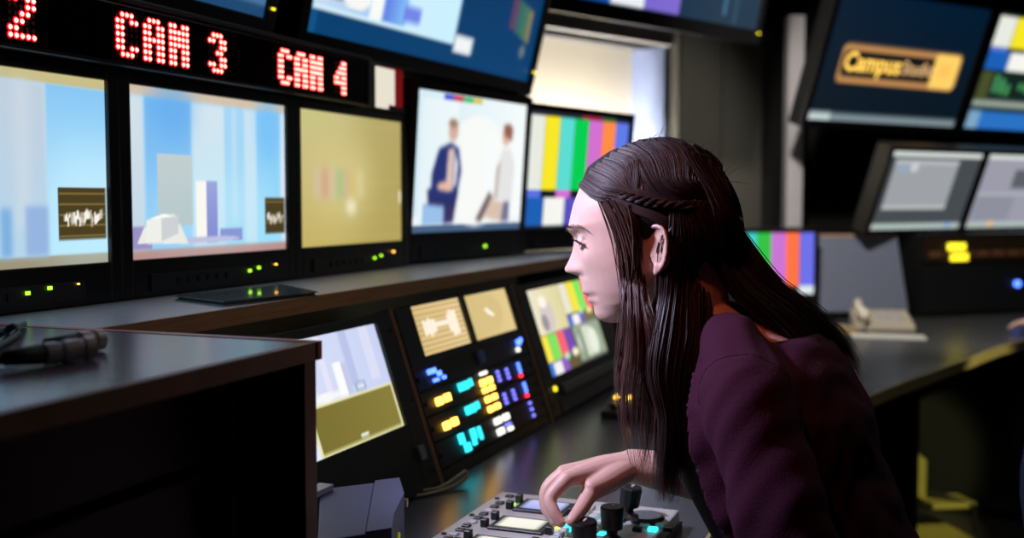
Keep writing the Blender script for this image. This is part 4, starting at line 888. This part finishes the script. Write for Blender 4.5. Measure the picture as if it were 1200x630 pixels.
# inner mass that hangs down the back
mass = []
for px, py, d, a, b in ((806, 222, 1.53, .02, .012), (824, 240, 1.53, .05, .022), (840, 262, 1.52, .062, .026), (850, 300, 1.50, .070, .028), (880, 342, 1.53, .075, .020), (925, 378, 1.55, .085, .015), (962, 412, 1.55, .09, .012), (988, 450, 1.55, .08, .007)):
    mass.append((at(px, py, d), WL, None, a, b))
mc = [m_[0] for m_ in mass]
for i in range(len(mass)):
    t = np.array(mc[min(i + 1, len(mc) - 1)]) - np.array(mc[max(i - 1, 0)]); t /= np.linalg.norm(t); B = np.cross(t, WL); B /= np.linalg.norm(B); mass[i] = (mass[i][0], WL, B, mass[i][3], mass[i][4])
haradd(*np_loft(mass, 30), .06)
def strand_set(guide, spread, n, seg=16, r0=.00065, tone=(.1, .5), endvar=.15, wig=.0012, flat=None, mirror=False, tip=0.0, clumps=0):
    cl_ = [(math.sqrt(random.random()), random.random() * 6.28) for _ in range(clumps)]
    G = spline(guide, seg + 1); S_ = np.interp(np.linspace(0, 1, seg + 1), np.linspace(0, 1, len(spread)), spread)
    T_ = np.gradient(G, axis=0); T_ /= np.linalg.norm(T_, axis=1)[:, None] + 1e-9
    A0 = np.cross(T_, np.array(FWH)); A0 /= np.linalg.norm(A0, axis=1)[:, None] + 1e-9; B0 = np.cross(T_, A0)
    for k in range(n):
        rr = math.sqrt(random.random()); th_ = random.random() * 2 * math.pi; a, b = rr * math.cos(th_), rr * math.sin(th_) * (flat or 1)
        if clumps: c_ = random.choice(cl_); a, b = a * .2 + c_[0] * math.cos(c_[1]), (b * .2 + c_[0] * math.sin(c_[1])) * (flat or 1)
        sc_ = 1 - random.random() * endvar; ph1, ph2, fq = random.random() * 6.28, random.random() * 6.28, random.uniform(3, 8)
        tt = np.linspace(0, 1, seg + 1) * sc_; Gi = np.stack([np.interp(tt, np.linspace(0, 1, seg + 1), G[:, j]) for j in range(3)], 1)
        Ai = np.stack([np.interp(tt, np.linspace(0, 1, seg + 1), A0[:, j]) for j in range(3)], 1); Bi = np.stack([np.interp(tt, np.linspace(0, 1, seg + 1), B0[:, j]) for j in range(3)], 1); Si = np.interp(tt, np.linspace(0, 1, seg + 1), S_)
        w_ = wig * tt
        P_ = Gi + Ai * (a * Si + w_ * np.sin(tt * fq + ph1))[:, None] + Bi * (b * Si + w_ * np.cos(tt * fq + ph2))[:, None]
        add_strand(P_, r0 * random.uniform(.7, 1.3), random.uniform(*tone), mirror, tip)
def add_strand(P_, r, tone, mirror=False, tip=0.0):
    T_ = np.gradient(P_, axis=0); T_ /= np.linalg.norm(T_, axis=1)[:, None] + 1e-9
    A = np.cross(T_, [.31, .2, .93]); A /= np.linalg.norm(A, axis=1)[:, None] + 1e-9; B = np.cross(T_, A); m = len(P_)
    rad = r * np.interp(np.linspace(0, 1, m), [0, .08, .7, 1], [.7, 1, .9, .15])
    vs = []
    for j in range(m):
        for q in range(3): vs.append(P_[j] + (A[j] * math.cos(q * 2.094) + B[j] * math.sin(q * 2.094)) * rad[j])
    fs = [(j * 3 + q, j * 3 + (q + 1) % 3, j * 3 + 3 + (q + 1) % 3, j * 3 + 3 + q) for j in range(m - 1) for q in range(3)]
    tone = [min(1.3, tone + tip * (j / (m - 1)) ** 1.5) for j in range(m) for q in range(3)]
    haradd(vs, fs, tone)
    if mirror:
        L_ = [Hi @ Vector(v) for v in vs]; haradd([Hm @ Vector((v.x, -v.y, v.z)) for v in L_], fs, tone)
def on(px, py, off=.002):
    r_ = Vector(ray(px, py)); h = CAPB.ray_cast(Vector(CAM), r_.normalized())
    if h[0] is None:
        h = HB.ray_cast(Vector(CAM), r_.normalized())
    if h[0] is not None:
        nn = Vector(h[1]); nn = nn if nn.dot(r_) < 0 else -nn; return np.array(h[0] + nn * off)
    # outside the head: nearest point of the cap to the viewing line
    d0 = 1.49; q = None
    for _ in range(4):
        pt = at(px, py, d0); loc_, nn, i_, ds = CAPB.find_nearest(Vector(pt)); d0 = float(np.dot(np.array(loc_) - CAM, FW))
    return np.array(at(px, py, d0))
# sleek hair from the parting back to the twist above the ear (both sides)
for (x0, y0_) in [(684, 216), (689, 209), (695, 202), (702, 196), (710, 190), (718, 184), (727, 179)]:
    f = (x0 - 684) / 43.0
    g = [on(x0, y0_, .0055), on(x0 + 22, y0_ + 13 - 4 * f, .004), on(742 + 6 * f, 226 + 2 * f), on(775, 236 - 2 * f), on(808, 243 - 2 * f), on(845, 256)]
    strand_set(g, [.0045, .008, .007, .006, .006, .008], 120, 14, .00062, (.06, .55), .04, .0006, .3, True)
for (x0, y0_) in [(734, 176), (746, 172), (758, 170), (770, 169), (782, 170), (795, 172), (808, 176), (820, 182)]:
    f = (x0 - 734) / 86.0
    g = [on(x0, y0_, .005), on(x0 + 20 - 6 * f, y0_ + 13 + 3 * f), on(772 + 53 * f, 220 - 6 * f), on(808 + 36 * f, 236 - 4 * f), on(848 + 6 * f, 258)]
    strand_set(g, [.008, .012, .012, .010, .008], 150, 14, .00066, (.0, .32), .04, .0006, .3, True)
for k in range(7):   # below the twist, tucked behind the ear
    f = k / 6.0
    g = [on(722 + 10 * f, 232 + 2 * f), on(740 + 12 * f, 244 + 3 * f), on(762 + 10 * f, 252 + 3 * f), on(784 + 6 * f, 268), on(792 + 6 * f, 300)]
    strand_set(g, [.004, .006, .006, .006, .008], 80, 14, .00062, (.02, .35), .04, .0006, .3, True)
# twist above the ear
for ph0 in (0, 2.09, 4.19):
    base = [on(728, 228, .004), on(745, 233, .005), on(765, 238, .005), on(785, 241, .005), on(808, 245, .005), on(840, 256, .005)]
    G = spline(base, 40); T_ = np.gradient(G, axis=0); T_ /= np.linalg.norm(T_, axis=1)[:, None]; A = np.cross(T_, FWH); B = np.cross(T_, A); t = np.linspace(0, 1, 40)
    G2 = G + A * (.0036 * np.sin(t * 22 + ph0))[:, None] + B * (.0036 * np.cos(t * 22 + ph0))[:, None]
    strand_set(list(G2[::2]), [.0022, .0028, .0028, .0022], 45, 36, .0005, (.2, .9), .03, .0003, None, True)
# hair from temple falling in front of the ear, long locks over the chest
def hang(pts): return [np.array(at(*p)) for p in pts]
front_locks = [
    ([(706, 232), (719, 258), (728, 290), (733, 325)], [(735, 365, 1.425), (733, 410, 1.42), (729, 455, 1.42), (733, 500, 1.425), (738, 530, 1.43)], .006, 55, (.3, 1.0)),
    ([(712, 232), (726, 258), (737, 292), (741, 328)], [(742, 368, 1.42), (742, 415, 1.415), (738, 465, 1.415), (742, 515, 1.42), (752, 560, 1.43)], .006, 60, (.25, .9)),
    ([(720, 234), (735, 260), (744, 294), (748, 330)], [(750, 370, 1.42), (753, 418, 1.415), (752, 470, 1.415), (752, 520, 1.42), (760, 566, 1.43)], .0055, 60, (.2, .9)),
    ([(728, 236), (741, 258), (747, 285), (752, 335)], [(760, 372, 1.415), (768, 420, 1.41), (772, 470, 1.41), (771, 520, 1.415), (763, 568, 1.425)], .005, 55, (.15, .8)),
    ([(738, 240), (744, 262), (746, 300), (744, 335)], [(745, 380, 1.43), (756, 430, 1.43), (764, 480, 1.43), (758, 530, 1.43), (748, 562, 1.435)], .005, 45, (.2, .9)),
    ([(702, 228), (714, 254), (724, 284), (730, 320)], [(731, 355, 1.43), (727, 400, 1.43), (724, 440, 1.43), (729, 480, 1.43), (734, 505, 1.43)], .003, 20, (.4, 1.0)),
]
for onh, free, sp, n_, tn in front_locks:
    g = [on(x, y, .003) for x, y in onh] + hang(free)
    m = len(g); strand_set(g, [.004, .006, .006, .006] + [sp * q for q in (1.1, 1.35, 1.6, 1.5, 1.2)], n_, 26, .00062, (tn[0] + .15, tn[1] + .2), .25, .0045, .7, tip=.6, clumps=9)
    for q_ in range(7):  # fly-aways
        gg = [p_ + RNG.normal(0, .004, 3) * (j / m) for j, p_ in enumerate(g)]; strand_set(gg, [.003, .004, .008, .010], 1, 26, .00045, (.4, 1), .3, .004)
# hair behind the ear falling over the near shoulder to the chest
for k, (x1, dx, dd) in enumerate([(783, -2, 0), (790, 0, 0), (797, 2, .004), (804, 4, .006), (811, 4, .008), (818, 6, .012), (826, 10, .02), (776, -4, .012), (790, 0, .03), (805, 2, .03)]):
    g = [on(790 + k * 3.5, 236, .003), on(x1 + 6, 275, .004), on(x1, 310, .005)] + hang([(x1 - 2, 350, 1.425 + dd), (x1 - 8 + dx, 395, 1.41 + dd), (x1 - 14 + dx * .5, 440, 1.40 + dd), (x1 * .6 + 310 + dx * .2, 490, 1.40 + dd), (x1 * .45 + 424, 540, 1.405 + dd), (x1 * .4 + 460, 590, 1.41 + dd)])
    strand_set(g, [.006, .009, .010, .010, .010, .010, .009, .008, .007], 90, 24, .00068, (.0, .42), .14, .002, .8)
# hair sweeping down the back
for k in range(13):
    f = k / 12.0
    g = [on(800 + 38 * f, 180 + 24 * f, .003), on(830 + 22 * f, 235 + 6 * f, .005), on(836 + 26 * f, 268, .006)] + hang([(846 + 36 * f, 302 - 4 * f, 1.455 + .02 * f), (870 + 42 * f, 342 - 6 * f, 1.445 + .03 * f), (912 + 40 * f, 378 - 12 * f, 1.435 + .05 * f), (946 + 42 * f, 420 - 18 * f, 1.44 + .06 * f), (972 + 42 * f, 466 - 18 * f, 1.45 + .06 * f)])
    strand_set(g, [.007, .010, .011, .011, .012, .014, .016, .014], 85, 22, .0007, (.0, .34), .18, .003, 1.0)
for k in range(7):   # far half of the curtain
    f = k / 6.0
    g = [on(812 + 30 * f, 180 + 24 * f, .002), on(850 + 8 * f, 240, .0), at(862, 285, 1.52 + .03 * f), at(888, 335, 1.54 + .04 * f), at(930, 368, 1.56 + .05 * f), at(975, 398, 1.58 + .05 * f), at(1002, 436, 1.59 + .05 * f)]
    strand_set(g, [.007, .012, .015, .018, .018, .018, .014], 60, 20, .0007, (.0, .3), .2, .003, 1.0)
for k in range(60):  # fine fly-away hairs at the crown and back
    x0 = random.uniform(735, 850); y_ = np.interp(x0, [735, 775, 810, 838, 856], [175, 169, 176, 195, 226]); p0 = on(x0, y_ + 3, .0)
    o1 = RNG.normal(0, .006, 3) + np.array([.004, 0, .006]); strand_set([p0, p0 + o1, p0 + o1 * 2 + [.012, 0, -.002]], [.001, .002], 1, 8, .00028, (.3, 1), .1, .002)
hme = bpy.data.meshes.new('hair'); hme.from_pydata(HV, [], HF); hme.update(); attr(hme, 'tone', HTn)
part(link('hair', hme, M_hair, smooth=True), WOM)
cp_ = at(866, 262, 1.455)
clip = MB(); limb(clip, [at(863, 254, 1.46), at(868, 262, 1.457), at(867, 272, 1.46)], [.0035, .005, .0035], 10); part(clip.build('hair_clip', mat('clip_red', (120, 40, 36), .4), smooth=True), WOM)

# ------------------------------------------------------------------ swivel chairs
def swivel_chair(loc_, rot, label, back_h=.5, seat_h=.47, arms=False, backrest=True):
    T = empty('swivel_chair', loc_, (0, 0, R(rot)), label, 'chair', 'swivel chairs')   # faces local -y
    MB().box((-.24, -.25, seat_h - .07), (.24, .22, seat_h)).build('seat', M_navy, T, bevel=.03, seg=4)
    if backrest:
        vs, fs = np_loft([((0, .25 + .10 * t - .04 * math.sin(3.1 * t), seat_h + .08 + back_h * t), (1, 0, 0), (0, 1, -.1), (.19 + .05 * math.sin(math.pi * min(1, t * .9 + .05))), .035 if 0 < t < 1 else .02, 3.2) for t in np.linspace(0, 1, 9)], 32)
        MB().add(vs, fs).build('backrest', M_navy, T, smooth=True)
        MB().tube([(0, .16, seat_h - .05), (0, .30, seat_h - .02), (0, .33, seat_h + .2)], .022, 12).build('back_bracket', M_dark, T)
    MB().tube([(0, 0, .09), (0, 0, .28)], .03, 16).tube([(0, 0, .28), (0, 0, seat_h - .07)], .018, 14).build('gas_column', M_dark, T)
    for k in range(5):
        a = 2 * math.pi * k / 5 + .3; e = (math.cos(a) * .30, math.sin(a) * .30)
        lg = MB().tube([(0, 0, .11), (e[0] * .5, e[1] * .5, .095), (e[0], e[1], .075)], [.028, .024, .016], 10).build('leg', M_dark, T)
        MB().tube([(e[0] - math.sin(a) * .018, e[1] + math.cos(a) * .018, .028), (e[0] + math.sin(a) * .018, e[1] - math.cos(a) * .018, .028)], .028, 16).tube([(e[0], e[1], .028), (e[0], e[1], .08)], .008, 8).build('caster', M_rubber, lg)
    return T
swivel_chair((.0, 1.5, 0), -90, 'low swivel chair beneath the woman in the plum cardigan', seat_h=.385, backrest=False)

# ------------------------------------------------------------------ far work place
FTH = 21.47 + 32
bw, bh = .96, .54
C = Canvas(bw, bh); C.rect(0, 0, 1, 1, (6, 20, 30), top=(2, 26, 48)); C.rect(.0, .0, 1, .055, (120, 136, 142)); C.rect(0, .0, .14, .06, (186, 200, 200))
def rrect(C, u0, v0, u1, v1, r, c, asp):
    pts = []
    for cx_, cy_, a0 in ((u1 - r, v1 - r * asp, 0), (u0 + r, v1 - r * asp, 90), (u0 + r, v0 + r * asp, 180), (u1 - r, v0 + r * asp, 270)):
        for k in range(5): a = R(a0 + k * 22.5); pts.append((cx_ + r * math.cos(a), cy_ + r * asp * math.sin(a)))
    C.poly(pts, c)
rrect(C, .105, .30, .91, .61, .03, (190, 136, 80), 1.77); rrect(C, .125, .355, .74, .555, .012, (14, 20, 22), 1.77); rrect(C, .72, .315, .90, .595, .02, (252, 204, 100), 1.77)
for k in range(3): C.rect(.765, .40 + k * .045, .85, .415 + k * .045, (236, 178, 78))
bl = at(945, 139, 4.6)
BIG = monitor(bl, FTH, 20, bw, bh, C, 'big dark screen with orange logo reading CampusStudio on the far wall', bz=(.03, .03, .035, .03), strip=False, mount=True)
def text(s, size, c, parent, loc_, bold=.0):
    cu = bpy.data.curves.new('lettering', 'FONT'); cu.body = s; cu.size = size; cu.offset = bold; o = bpy.data.objects.new('lettering', cu); COL.objects.link(o)
    me = bpy.data.meshes.new_from_object(o.evaluated_get(bpy.context.evaluated_depsgraph_get())); bpy.data.objects.remove(o)
    o = link('lettering', me, glow('text%d' % c[1], c, 1.0), parent); o.rotation_euler = (R(90), 0, 0); o.location = loc_; return o
text('Campus', .108, (255, 206, 92), BIG, (.130 * bw, -.004, .405 * bh), .003)
text('Studio', .084, (222, 178, 124), BIG, (.508 * bw, -.004, .41 * bh), .0008)
C = Canvas(bw, bh); C.rect(0, 0, 1, 1, (16, 36, 30)); bars(C, .0, .52, 1, .97, low=.42); C.rect(0, .0, 1, .16, (40, 110, 190)); C.rect(0, .0, .1, .16, (120, 160, 190)); C.rect(0, .2, 1, .25, (150, 160, 150)); C.rect(.0, .25, .1, .5, (70, 76, 40))
rg = random.Random(8)
for k in range(16): C.rect(.12 + k * .05, .3 + .1 * rg.random(), .155 + k * .05, .38 + .1 * rg.random(), (70, 150, 90))
dvf = np.array([math.cos(R(FTH)), math.sin(R(FTH)), 0])
monitor(bl + dvf * (bw + .075), FTH, 20, bw, bh, C, 'multi picture screen with colour bars at the right edge of the top row', bz=(.03, .03, .035, .03), strip=False, mount=True)
sw, sh_ = .585, .345
def desktop(right):
    C = Canvas(sw, sh_); C.rect(0, 0, 1, 1, (66, 72, 76) if not right else (150, 150, 164)); C.rect(0, .93, 1, 1, (206, 212, 208)); C.rect(0, 0, 1, .08, (170, 184, 180))
    if not right:
        C.rect(.06, .26, .76, .90, (152, 156, 160)); C.rect(.06, .84, .76, .90, (176, 180, 184)); C.rect(.06, .26, .76, .30, (190, 194, 190)); C.ell(.16, .78, .03, .04, (120, 170, 210)); C.ell(.28, .80, .04, .06, (200, 200, 206)); C.ell(.86, .05, .02, .03, (80, 140, 255))
    else:
        C.rect(.4, .55, .9, .8, (90, 92, 100)); C.rect(.02, .45, 1, .48, (176, 176, 186)); C.rect(.05, .1, .5, .42, (136, 138, 152)); C.ell(.3, .05, .04, .04, (230, 180, 120))
    return C
l0 = at(1018, 269, 4.6)
monitor(l0, FTH, 20, sw, sh_, desktop(False), 'computer monitor with one grey window open below the logo screen', bz=(.026, .02, .02, .02), strip=False, stand=DZ + .362, sx=.8)
monitor(l0 + dvf * (sw + .045), FTH, 20, sw, sh_, desktop(True), 'computer monitor with grey windows at the right edge of the frame', bz=(.02, .02, .02, .02), strip=False, stand=DZ + .362)
# colour bar monitor behind the woman's back
cw_, ch_ = .45, .253
C = Canvas(cw_, ch_); C.rect(0, 0, 1, 1, (14, 14, 18)); BB = [(224, 228, 218), (236, 220, 40), (60, 200, 190), (40, 186, 60), (196, 110, 206), (255, 110, 60), (104, 108, 226)]
for k, c in enumerate(BB): C.rect(k / 7, .12, (k + 1) / 7, 1, c)
C.rect(0, 0, 1, .12, (16, 16, 20)); C.rect(.57, .0, .72, .14, (70, 206, 190)); C.rect(.85, 0, 1, .14, (214, 226, 226))
br = at(953, 344, 4.55); th2 = 21.47 + 14; dv2 = np.array([math.cos(R(th2)), math.sin(R(th2)), 0])
monitor(br - dv2 * cw_, th2, 0, cw_, ch_, C, 'small colour bar monitor on the far desk behind the woman\'s back', bz=(.02, .02, .03, .02), strip=False, stand=DZ)
# switched-off grey flat panel leaning back
gw, gh = .40, .33
g0 = at(962, 366, 4.62)
GP = empty('flat_panel', g0, (R(-10), 0, R(21.47 + 10)), 'pale grey flat panel leaning back behind the telephone', 'panel')
MB().add([(0, 0, 0), (gw, 0, 0), (gw - .03, 0, gh), (0.0, 0, gh), (0, .03, 0), (gw, .03, 0), (gw - .03, .03, gh), (0, .03, gh)], [(0, 1, 2, 3), (7, 6, 5, 4), (0, 4, 5, 1), (1, 5, 6, 2), (2, 6, 7, 3), (3, 7, 4, 0)]).build('body', mat('grey_panel', (126, 134, 158), .55, vary=.05, scale=40), GP, bevel=.006)
MB().box((0, -.004, gh - .012), (gw - .03, .0, gh)).build('top_strip', mat('tan_strip', (190, 160, 140), .5), GP)
E_ = Euler((R(-10), 0, R(31.47))).to_matrix().inverted(); hz = g0[2] - DZ
MB().tube([Vector((gw / 2, .03, .12)), Vector((gw / 2, .03, .12)) + E_ @ Vector((-.06, .10, -(hz + .110)))], .008, 8).build('prop', M_dark, GP)
MB().tube([Vector((.03, .015, 0)), Vector((.03, .015, 0)) + E_ @ Vector((0, 0, -hz + .001))], .008, 8).build('foot', M_dark, GP); MB().tube([Vector((gw - .05, .015, 0)), Vector((gw - .05, .015, 0)) + E_ @ Vector((0, 0, -hz + .001))], .008, 8).build('foot', M_dark, GP)
# telephone
tp_ = at_z(1030, 384, DZ)
TEL = empty('telephone', (tp_[0], tp_[1], DZ), (0, 0, R(12)), 'cream desk telephone with raised handset on the far desk', 'telephone')
MB().add([(-.10, -.10, 0), (.12, -.10, 0), (.12, .10, 0), (-.10, .10, 0), (-.10, -.10, .022), (.12, -.10, .022), (.12, .10, .065), (-.10, .10, .065)], [(0, 3, 2, 1), (4, 5, 6, 7), (0, 1, 5, 4), (1, 2, 6, 5), (2, 3, 7, 6), (3, 0, 4, 7)]).build('base', M_beige, TEL, bevel=.006)
hs_ = MB(); limb(hs_, [(-.07, -.11, .06), (-.085, -.06, .085), (-.08, .0, .10), (-.075, .06, .095), (-.07, .10, .075)], [.022, .016, .014, .016, .022], 14)
MB().add(hs_.v, hs_.f).build('handset', mat('cream_plastic', (226, 220, 204), .4, vary=.03), TEL, smooth=True)
for i in range(3):
    for j in range(4): MB().box((-.01 + i * .035, -.07 + j * .035, .03 + j * .0075), (.014 + i * .035, -.048 + j * .035, .038 + j * .0075)).build('key', M_white, TEL)
ck = [(-.07, -.11 - .012 * 0, .05)]; cpts = [(-.09 + .012 * math.cos(k * 1.3) - .002 * k, -.12 - .002 * k + .0 * k, .012 + .010 * math.sin(k * 1.3) + .0) for k in range(30)]
MB().tube([(-.07, -.115, .05)] + cpts, .003, 6).build('cord', M_beige, TEL, smooth=True)
# papers and pads beside the telephone
pk = at_z(966, 388, DZ)
nb = empty('notepad', (pk[0], pk[1], DZ), (0, 0, R(25)), 'buff notepad beside the telephone on the far desk', 'notepad')
MB().box((-.10, -.07, 0), (.10, .07, .018)).build('pages', mat('buff_paper', (196, 166, 110), .7), nb, bevel=.002); MB().box((-.10, -.07, .018), (.10, -.055, .021)).build('binding', M_dark, nb)
pp_ = at_z(1042, 391, DZ + .001)
pp_o = MB(); pp_o.box((-.13, -.05, 0), (.13, .05, .006)); pq = pp_o.build('paper_stack', M_paper, bevel=.001); pq.location = (pp_[0], pp_[1] - .10, DZ); pq.rotation_euler = (0, 0, R(8)); tag(pq, 'white paper sheets lying in front of the telephone', 'paper')
# dark rack behind with yellow keys and a blue lamp
rk = at_z(1085, 372, DZ); rk = np.array([*at(1076, 372, 4.72)[:2], DZ])
RK = empty('desk_rack', rk, (0, 0, R(FTH - 12)), 'dark desktop rack with two yellow lit keys below the computer monitors', 'rack')
MB().box((0, 0, 0), (.75, .35, .36)).build('case', M_black, RK, bevel=.006)
MB().box((.02, -.006, .24), (.73, 0, .345)).build('upper_panel', mat('brown_panel', (44, 32, 20), .5), RK)
MB().box((.02, -.006, .02), (.73, 0, .225)).build('lower_panel', M_dark, RK)
Ei = Matrix.Rotation(-R(FTH - 12), 3, 'Z')
for (px, py) in ((1119, 289), (1122, 301)):
    r_ = ray(px, py); nrm = np.array([math.sin(R(FTH - 12)), -math.cos(R(FTH - 12)), 0]); t_ = np.dot(rk - CAM, nrm) / np.dot(r_, nrm); q = Ei @ Vector(CAM + r_ * t_ - rk)
    MB().box((q.x - .046, -.016, q.z - .016), (q.x + .046, -.006, q.z + .016)).build('lit_key', G_yellow, RK, bevel=.003)
for (px, py) in ((1190, 332),):
    r_ = ray(px, py); t_ = np.dot(rk - CAM, nrm) / np.dot(r_, nrm); q = Ei @ Vector(CAM + r_ * t_ - rk)
    MB().tube([(q.x, -.006, q.z), (q.x, -.018, q.z)], .014, 16).build('indicator_light', G_blue, RK)
for k in range(8): MB().box((.05 + k * .085, -.012, .26), (.11 + k * .085, -.006, .285)).build('key', M_woodd, RK)
# pale board and tray made up for the yellow light patches under the desk
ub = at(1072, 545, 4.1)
UB = empty('light_patch_stand', (ub[0], ub[1], 0), (0, 0, R(30)), 'pale olive stand made up for the yellow light patches under the far desk', 'stand')
M_light_patch = mat('yellow_light_patch', (176, 168, 84), .6, vary=.12, scale=20)  # yellow light put into the paint colour
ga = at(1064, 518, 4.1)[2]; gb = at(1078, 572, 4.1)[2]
MB().add([(-.04, 0, gb), (.03, -.03, gb - .04), (.03, -.03, ga - .06), (-.04, 0, ga), (-.04, .012, gb), (.03, -.018, gb - .04), (.03, -.018, ga - .06), (-.04, .012, ga)], [(0, 1, 2, 3), (7, 6, 5, 4), (0, 4, 5, 1), (1, 5, 6, 2), (2, 6, 7, 3), (3, 7, 4, 0)]).build('upright', M_light_patch, UB)
MB().tube([(0, .02, gb + .05), (0, .02, .015)], .010, 10).build('leg', M_dark, UB)
MB().tube([(0, .02, gb + .0), (.18, -.10, .12), (.19, -.10, .03)], .012, 10).build('arm', M_dark, UB)
MB().box((.02, -.10, gb - .055), (.19, .03, gb - .035)).build('tray', M_light_patch, UB, bevel=.003)
MB().box((-.12, -.15, 0), (.16, .15, .015)).build('base', M_light_patch, UB, bevel=.003)

# ------------------------------------------------------------------ colleague at the right edge, mostly outside the frame
cb = at(1300, 560, 2.2)
swivel_chair((cb[0], cb[1], 0), 192, 'empty dark navy swivel chair with high back at the right edge of the frame', back_h=.41)
lh = at(1186, 374, 4.17); P2 = empty('person', (lh[0] + .49, lh[1] + .055, 0), (0, 0, R(-107.5)), 'seated colleague in blue sweater with hand on the far desk at the right edge', 'person')   # faces local -y
swivel_chair((lh[0] + .49, lh[1] + .055, 0), -107.5, 'swivel chair beneath the seated colleague in blue', seat_h=.435, back_h=.38)
def row(yf, yb, z, hw): return ((0, (yf + yb) / 2, z), (1, 0, 0), (0, 1, 0), hw, (yb - yf) / 2, 2.4)
rows = [row(-.14, .13, .47, .17), row(-.13, .13, .58, .155), row(-.12, .12, .72, .15), row(-.13, .12, .86, .17), row(-.11, .12, .97, .18), row(-.08, .10, 1.04, .13), row(-.06, .07, 1.08, .06)]
b2 = MB(); b2.add(*np_loft([(c, A, B, a - .015, b - .015, e) for c, A, B, a, b, e in rows], 32))
H2 = Matrix.Translation((0, -.03, 1.27)) @ Matrix.Rotation(R(-90), 4, 'Z'); head_mesh(b2, H2); ear(b2, H2, 1); ear(b2, H2, -1)
limb(b2, [(0, .0, 1.25), (0, .01, 1.15), (0, .02, 1.05)], [.055, .055, .065], 20)
arms2 = {}
for s_ in (-1, 1):
    S2, E2, W2 = np.array([s_ * .175, .0, 1.0]), np.array([s_ * .24, -.05, .745]), np.array([s_ * .20, -.30, .79])
    arms2[s_] = (S2, E2, W2)
    limb(b2, [S2, (S2 + E2) / 2, E2], [.05, .044, .038], 16); limb(b2, [E2, (E2 + W2) / 2, W2], [.038, .034, .024], 16)
    hand(b2, [([W2, W2 + [dx * .7, -.05, 0], W2 + [dx, -.085, -.004]], [.022, .016, .011]) for dx in (-.03, -.01, .01, .03)],
         [([W2 + [dx, -.085, -.004], W2 + [dx * 1.1, -.125, -.012], W2 + [dx * 1.1, -.15, -.03]], [.0105, .009, .0075]) for dx in (-.03, -.01, .01, .03)], ([W2 + [-s_ * .02, -.02, 0], W2 + [-s_ * .05, -.055, -.01], W2 + [-s_ * .06, -.085, -.02]], [.015, .011, .009]))
m2_ = remesh(b2, .004, 2, 'body'); attr(m2_, 'lip', np.zeros(len(m2_.vertices))); link('body', m2_, M_skin, P2, True)
s2 = MB(); s2.add(*np_loft([(c, A, B, a + .008, b + .008, e) for c, A, B, a, b, e in rows[1:6]], 32))
for s_, (S2, E2, W2) in arms2.items(): limb(s2, [S2, (S2 + E2) / 2, E2], [.064, .058, .052], 18); limb(s2, [E2, (E2 + W2) / 2, E2 * .2 + W2 * .8], [.052, .045, .036], 18)
link('sweater', remesh(s2, .006, 5, 'sweater'), mat('blue_knit', (34, 62, 112), .9, vary=.25, scale=300, bump=.4), P2, True)
t2 = MB(); t2.add(*np_loft([row(-.15, .14, .46, .178), row(-.145, .14, .56, .17), row(-.14, .14, .61, .16)], 32))
for s_ in (-1, 1):
    hp = np.array([s_ * .09, -.03, .53]); kn = hp + [s_ * .03, -.40, -.01]; an = kn + [0, .03, -.43]
    limb(t2, [hp, (hp + kn) / 2, kn], [.088, .078, .062], 18); limb(t2, [kn, (kn + an) / 2, an], [.062, .056, .045], 18)
    sh = MB(); limb(sh, [an + [0, .03, -.045], an + [0, -.06, -.05], an + [0, -.15, -.055]], [.036, .038, .03], 14); limb(sh, [an, an + [0, 0, -.04]], [.044, .042], 14)
    shm = remesh(sh, .008, 3, 'shoe'); v_ = verts(shm); v_[:, 2] = np.maximum(v_[:, 2], .002); setverts(shm, v_); link('shoe', shm, M_rubber, P2, True)
link('trousers', remesh(t2, .009, 4, 'trousers'), MATS['dark_denim'], P2, True)
h2 = MB(); vs = []; fs = []; idx = {}
for i, u in enumerate(us):
    for k in range(n):
        x, y, z = head_point(float(u), 2 * math.pi * k / n); d = Vector((x + .005, y, (z - .03) * .9)).normalized(); idx[i, k] = len(vs); vs.append(H2 @ (Vector((x, y, z)) + d * (.008 + .004 * math.sin(k * 7.0) * math.sin(i * 2.3))))
for i in range(len(us) - 1):
    for k in range(n):
        if hairline(us[i], 2 * math.pi * k / n): fs.append((idx[i, k], idx[i + 1, k], idx[i + 1, (k + 1) % n], idx[i, (k + 1) % n]))
hm2 = MB().add(vs, fs).mesh('hair'); attr(hm2, 'tone', np.full(len(vs), .2)); link('hair', hm2, M_hair, P2, True)
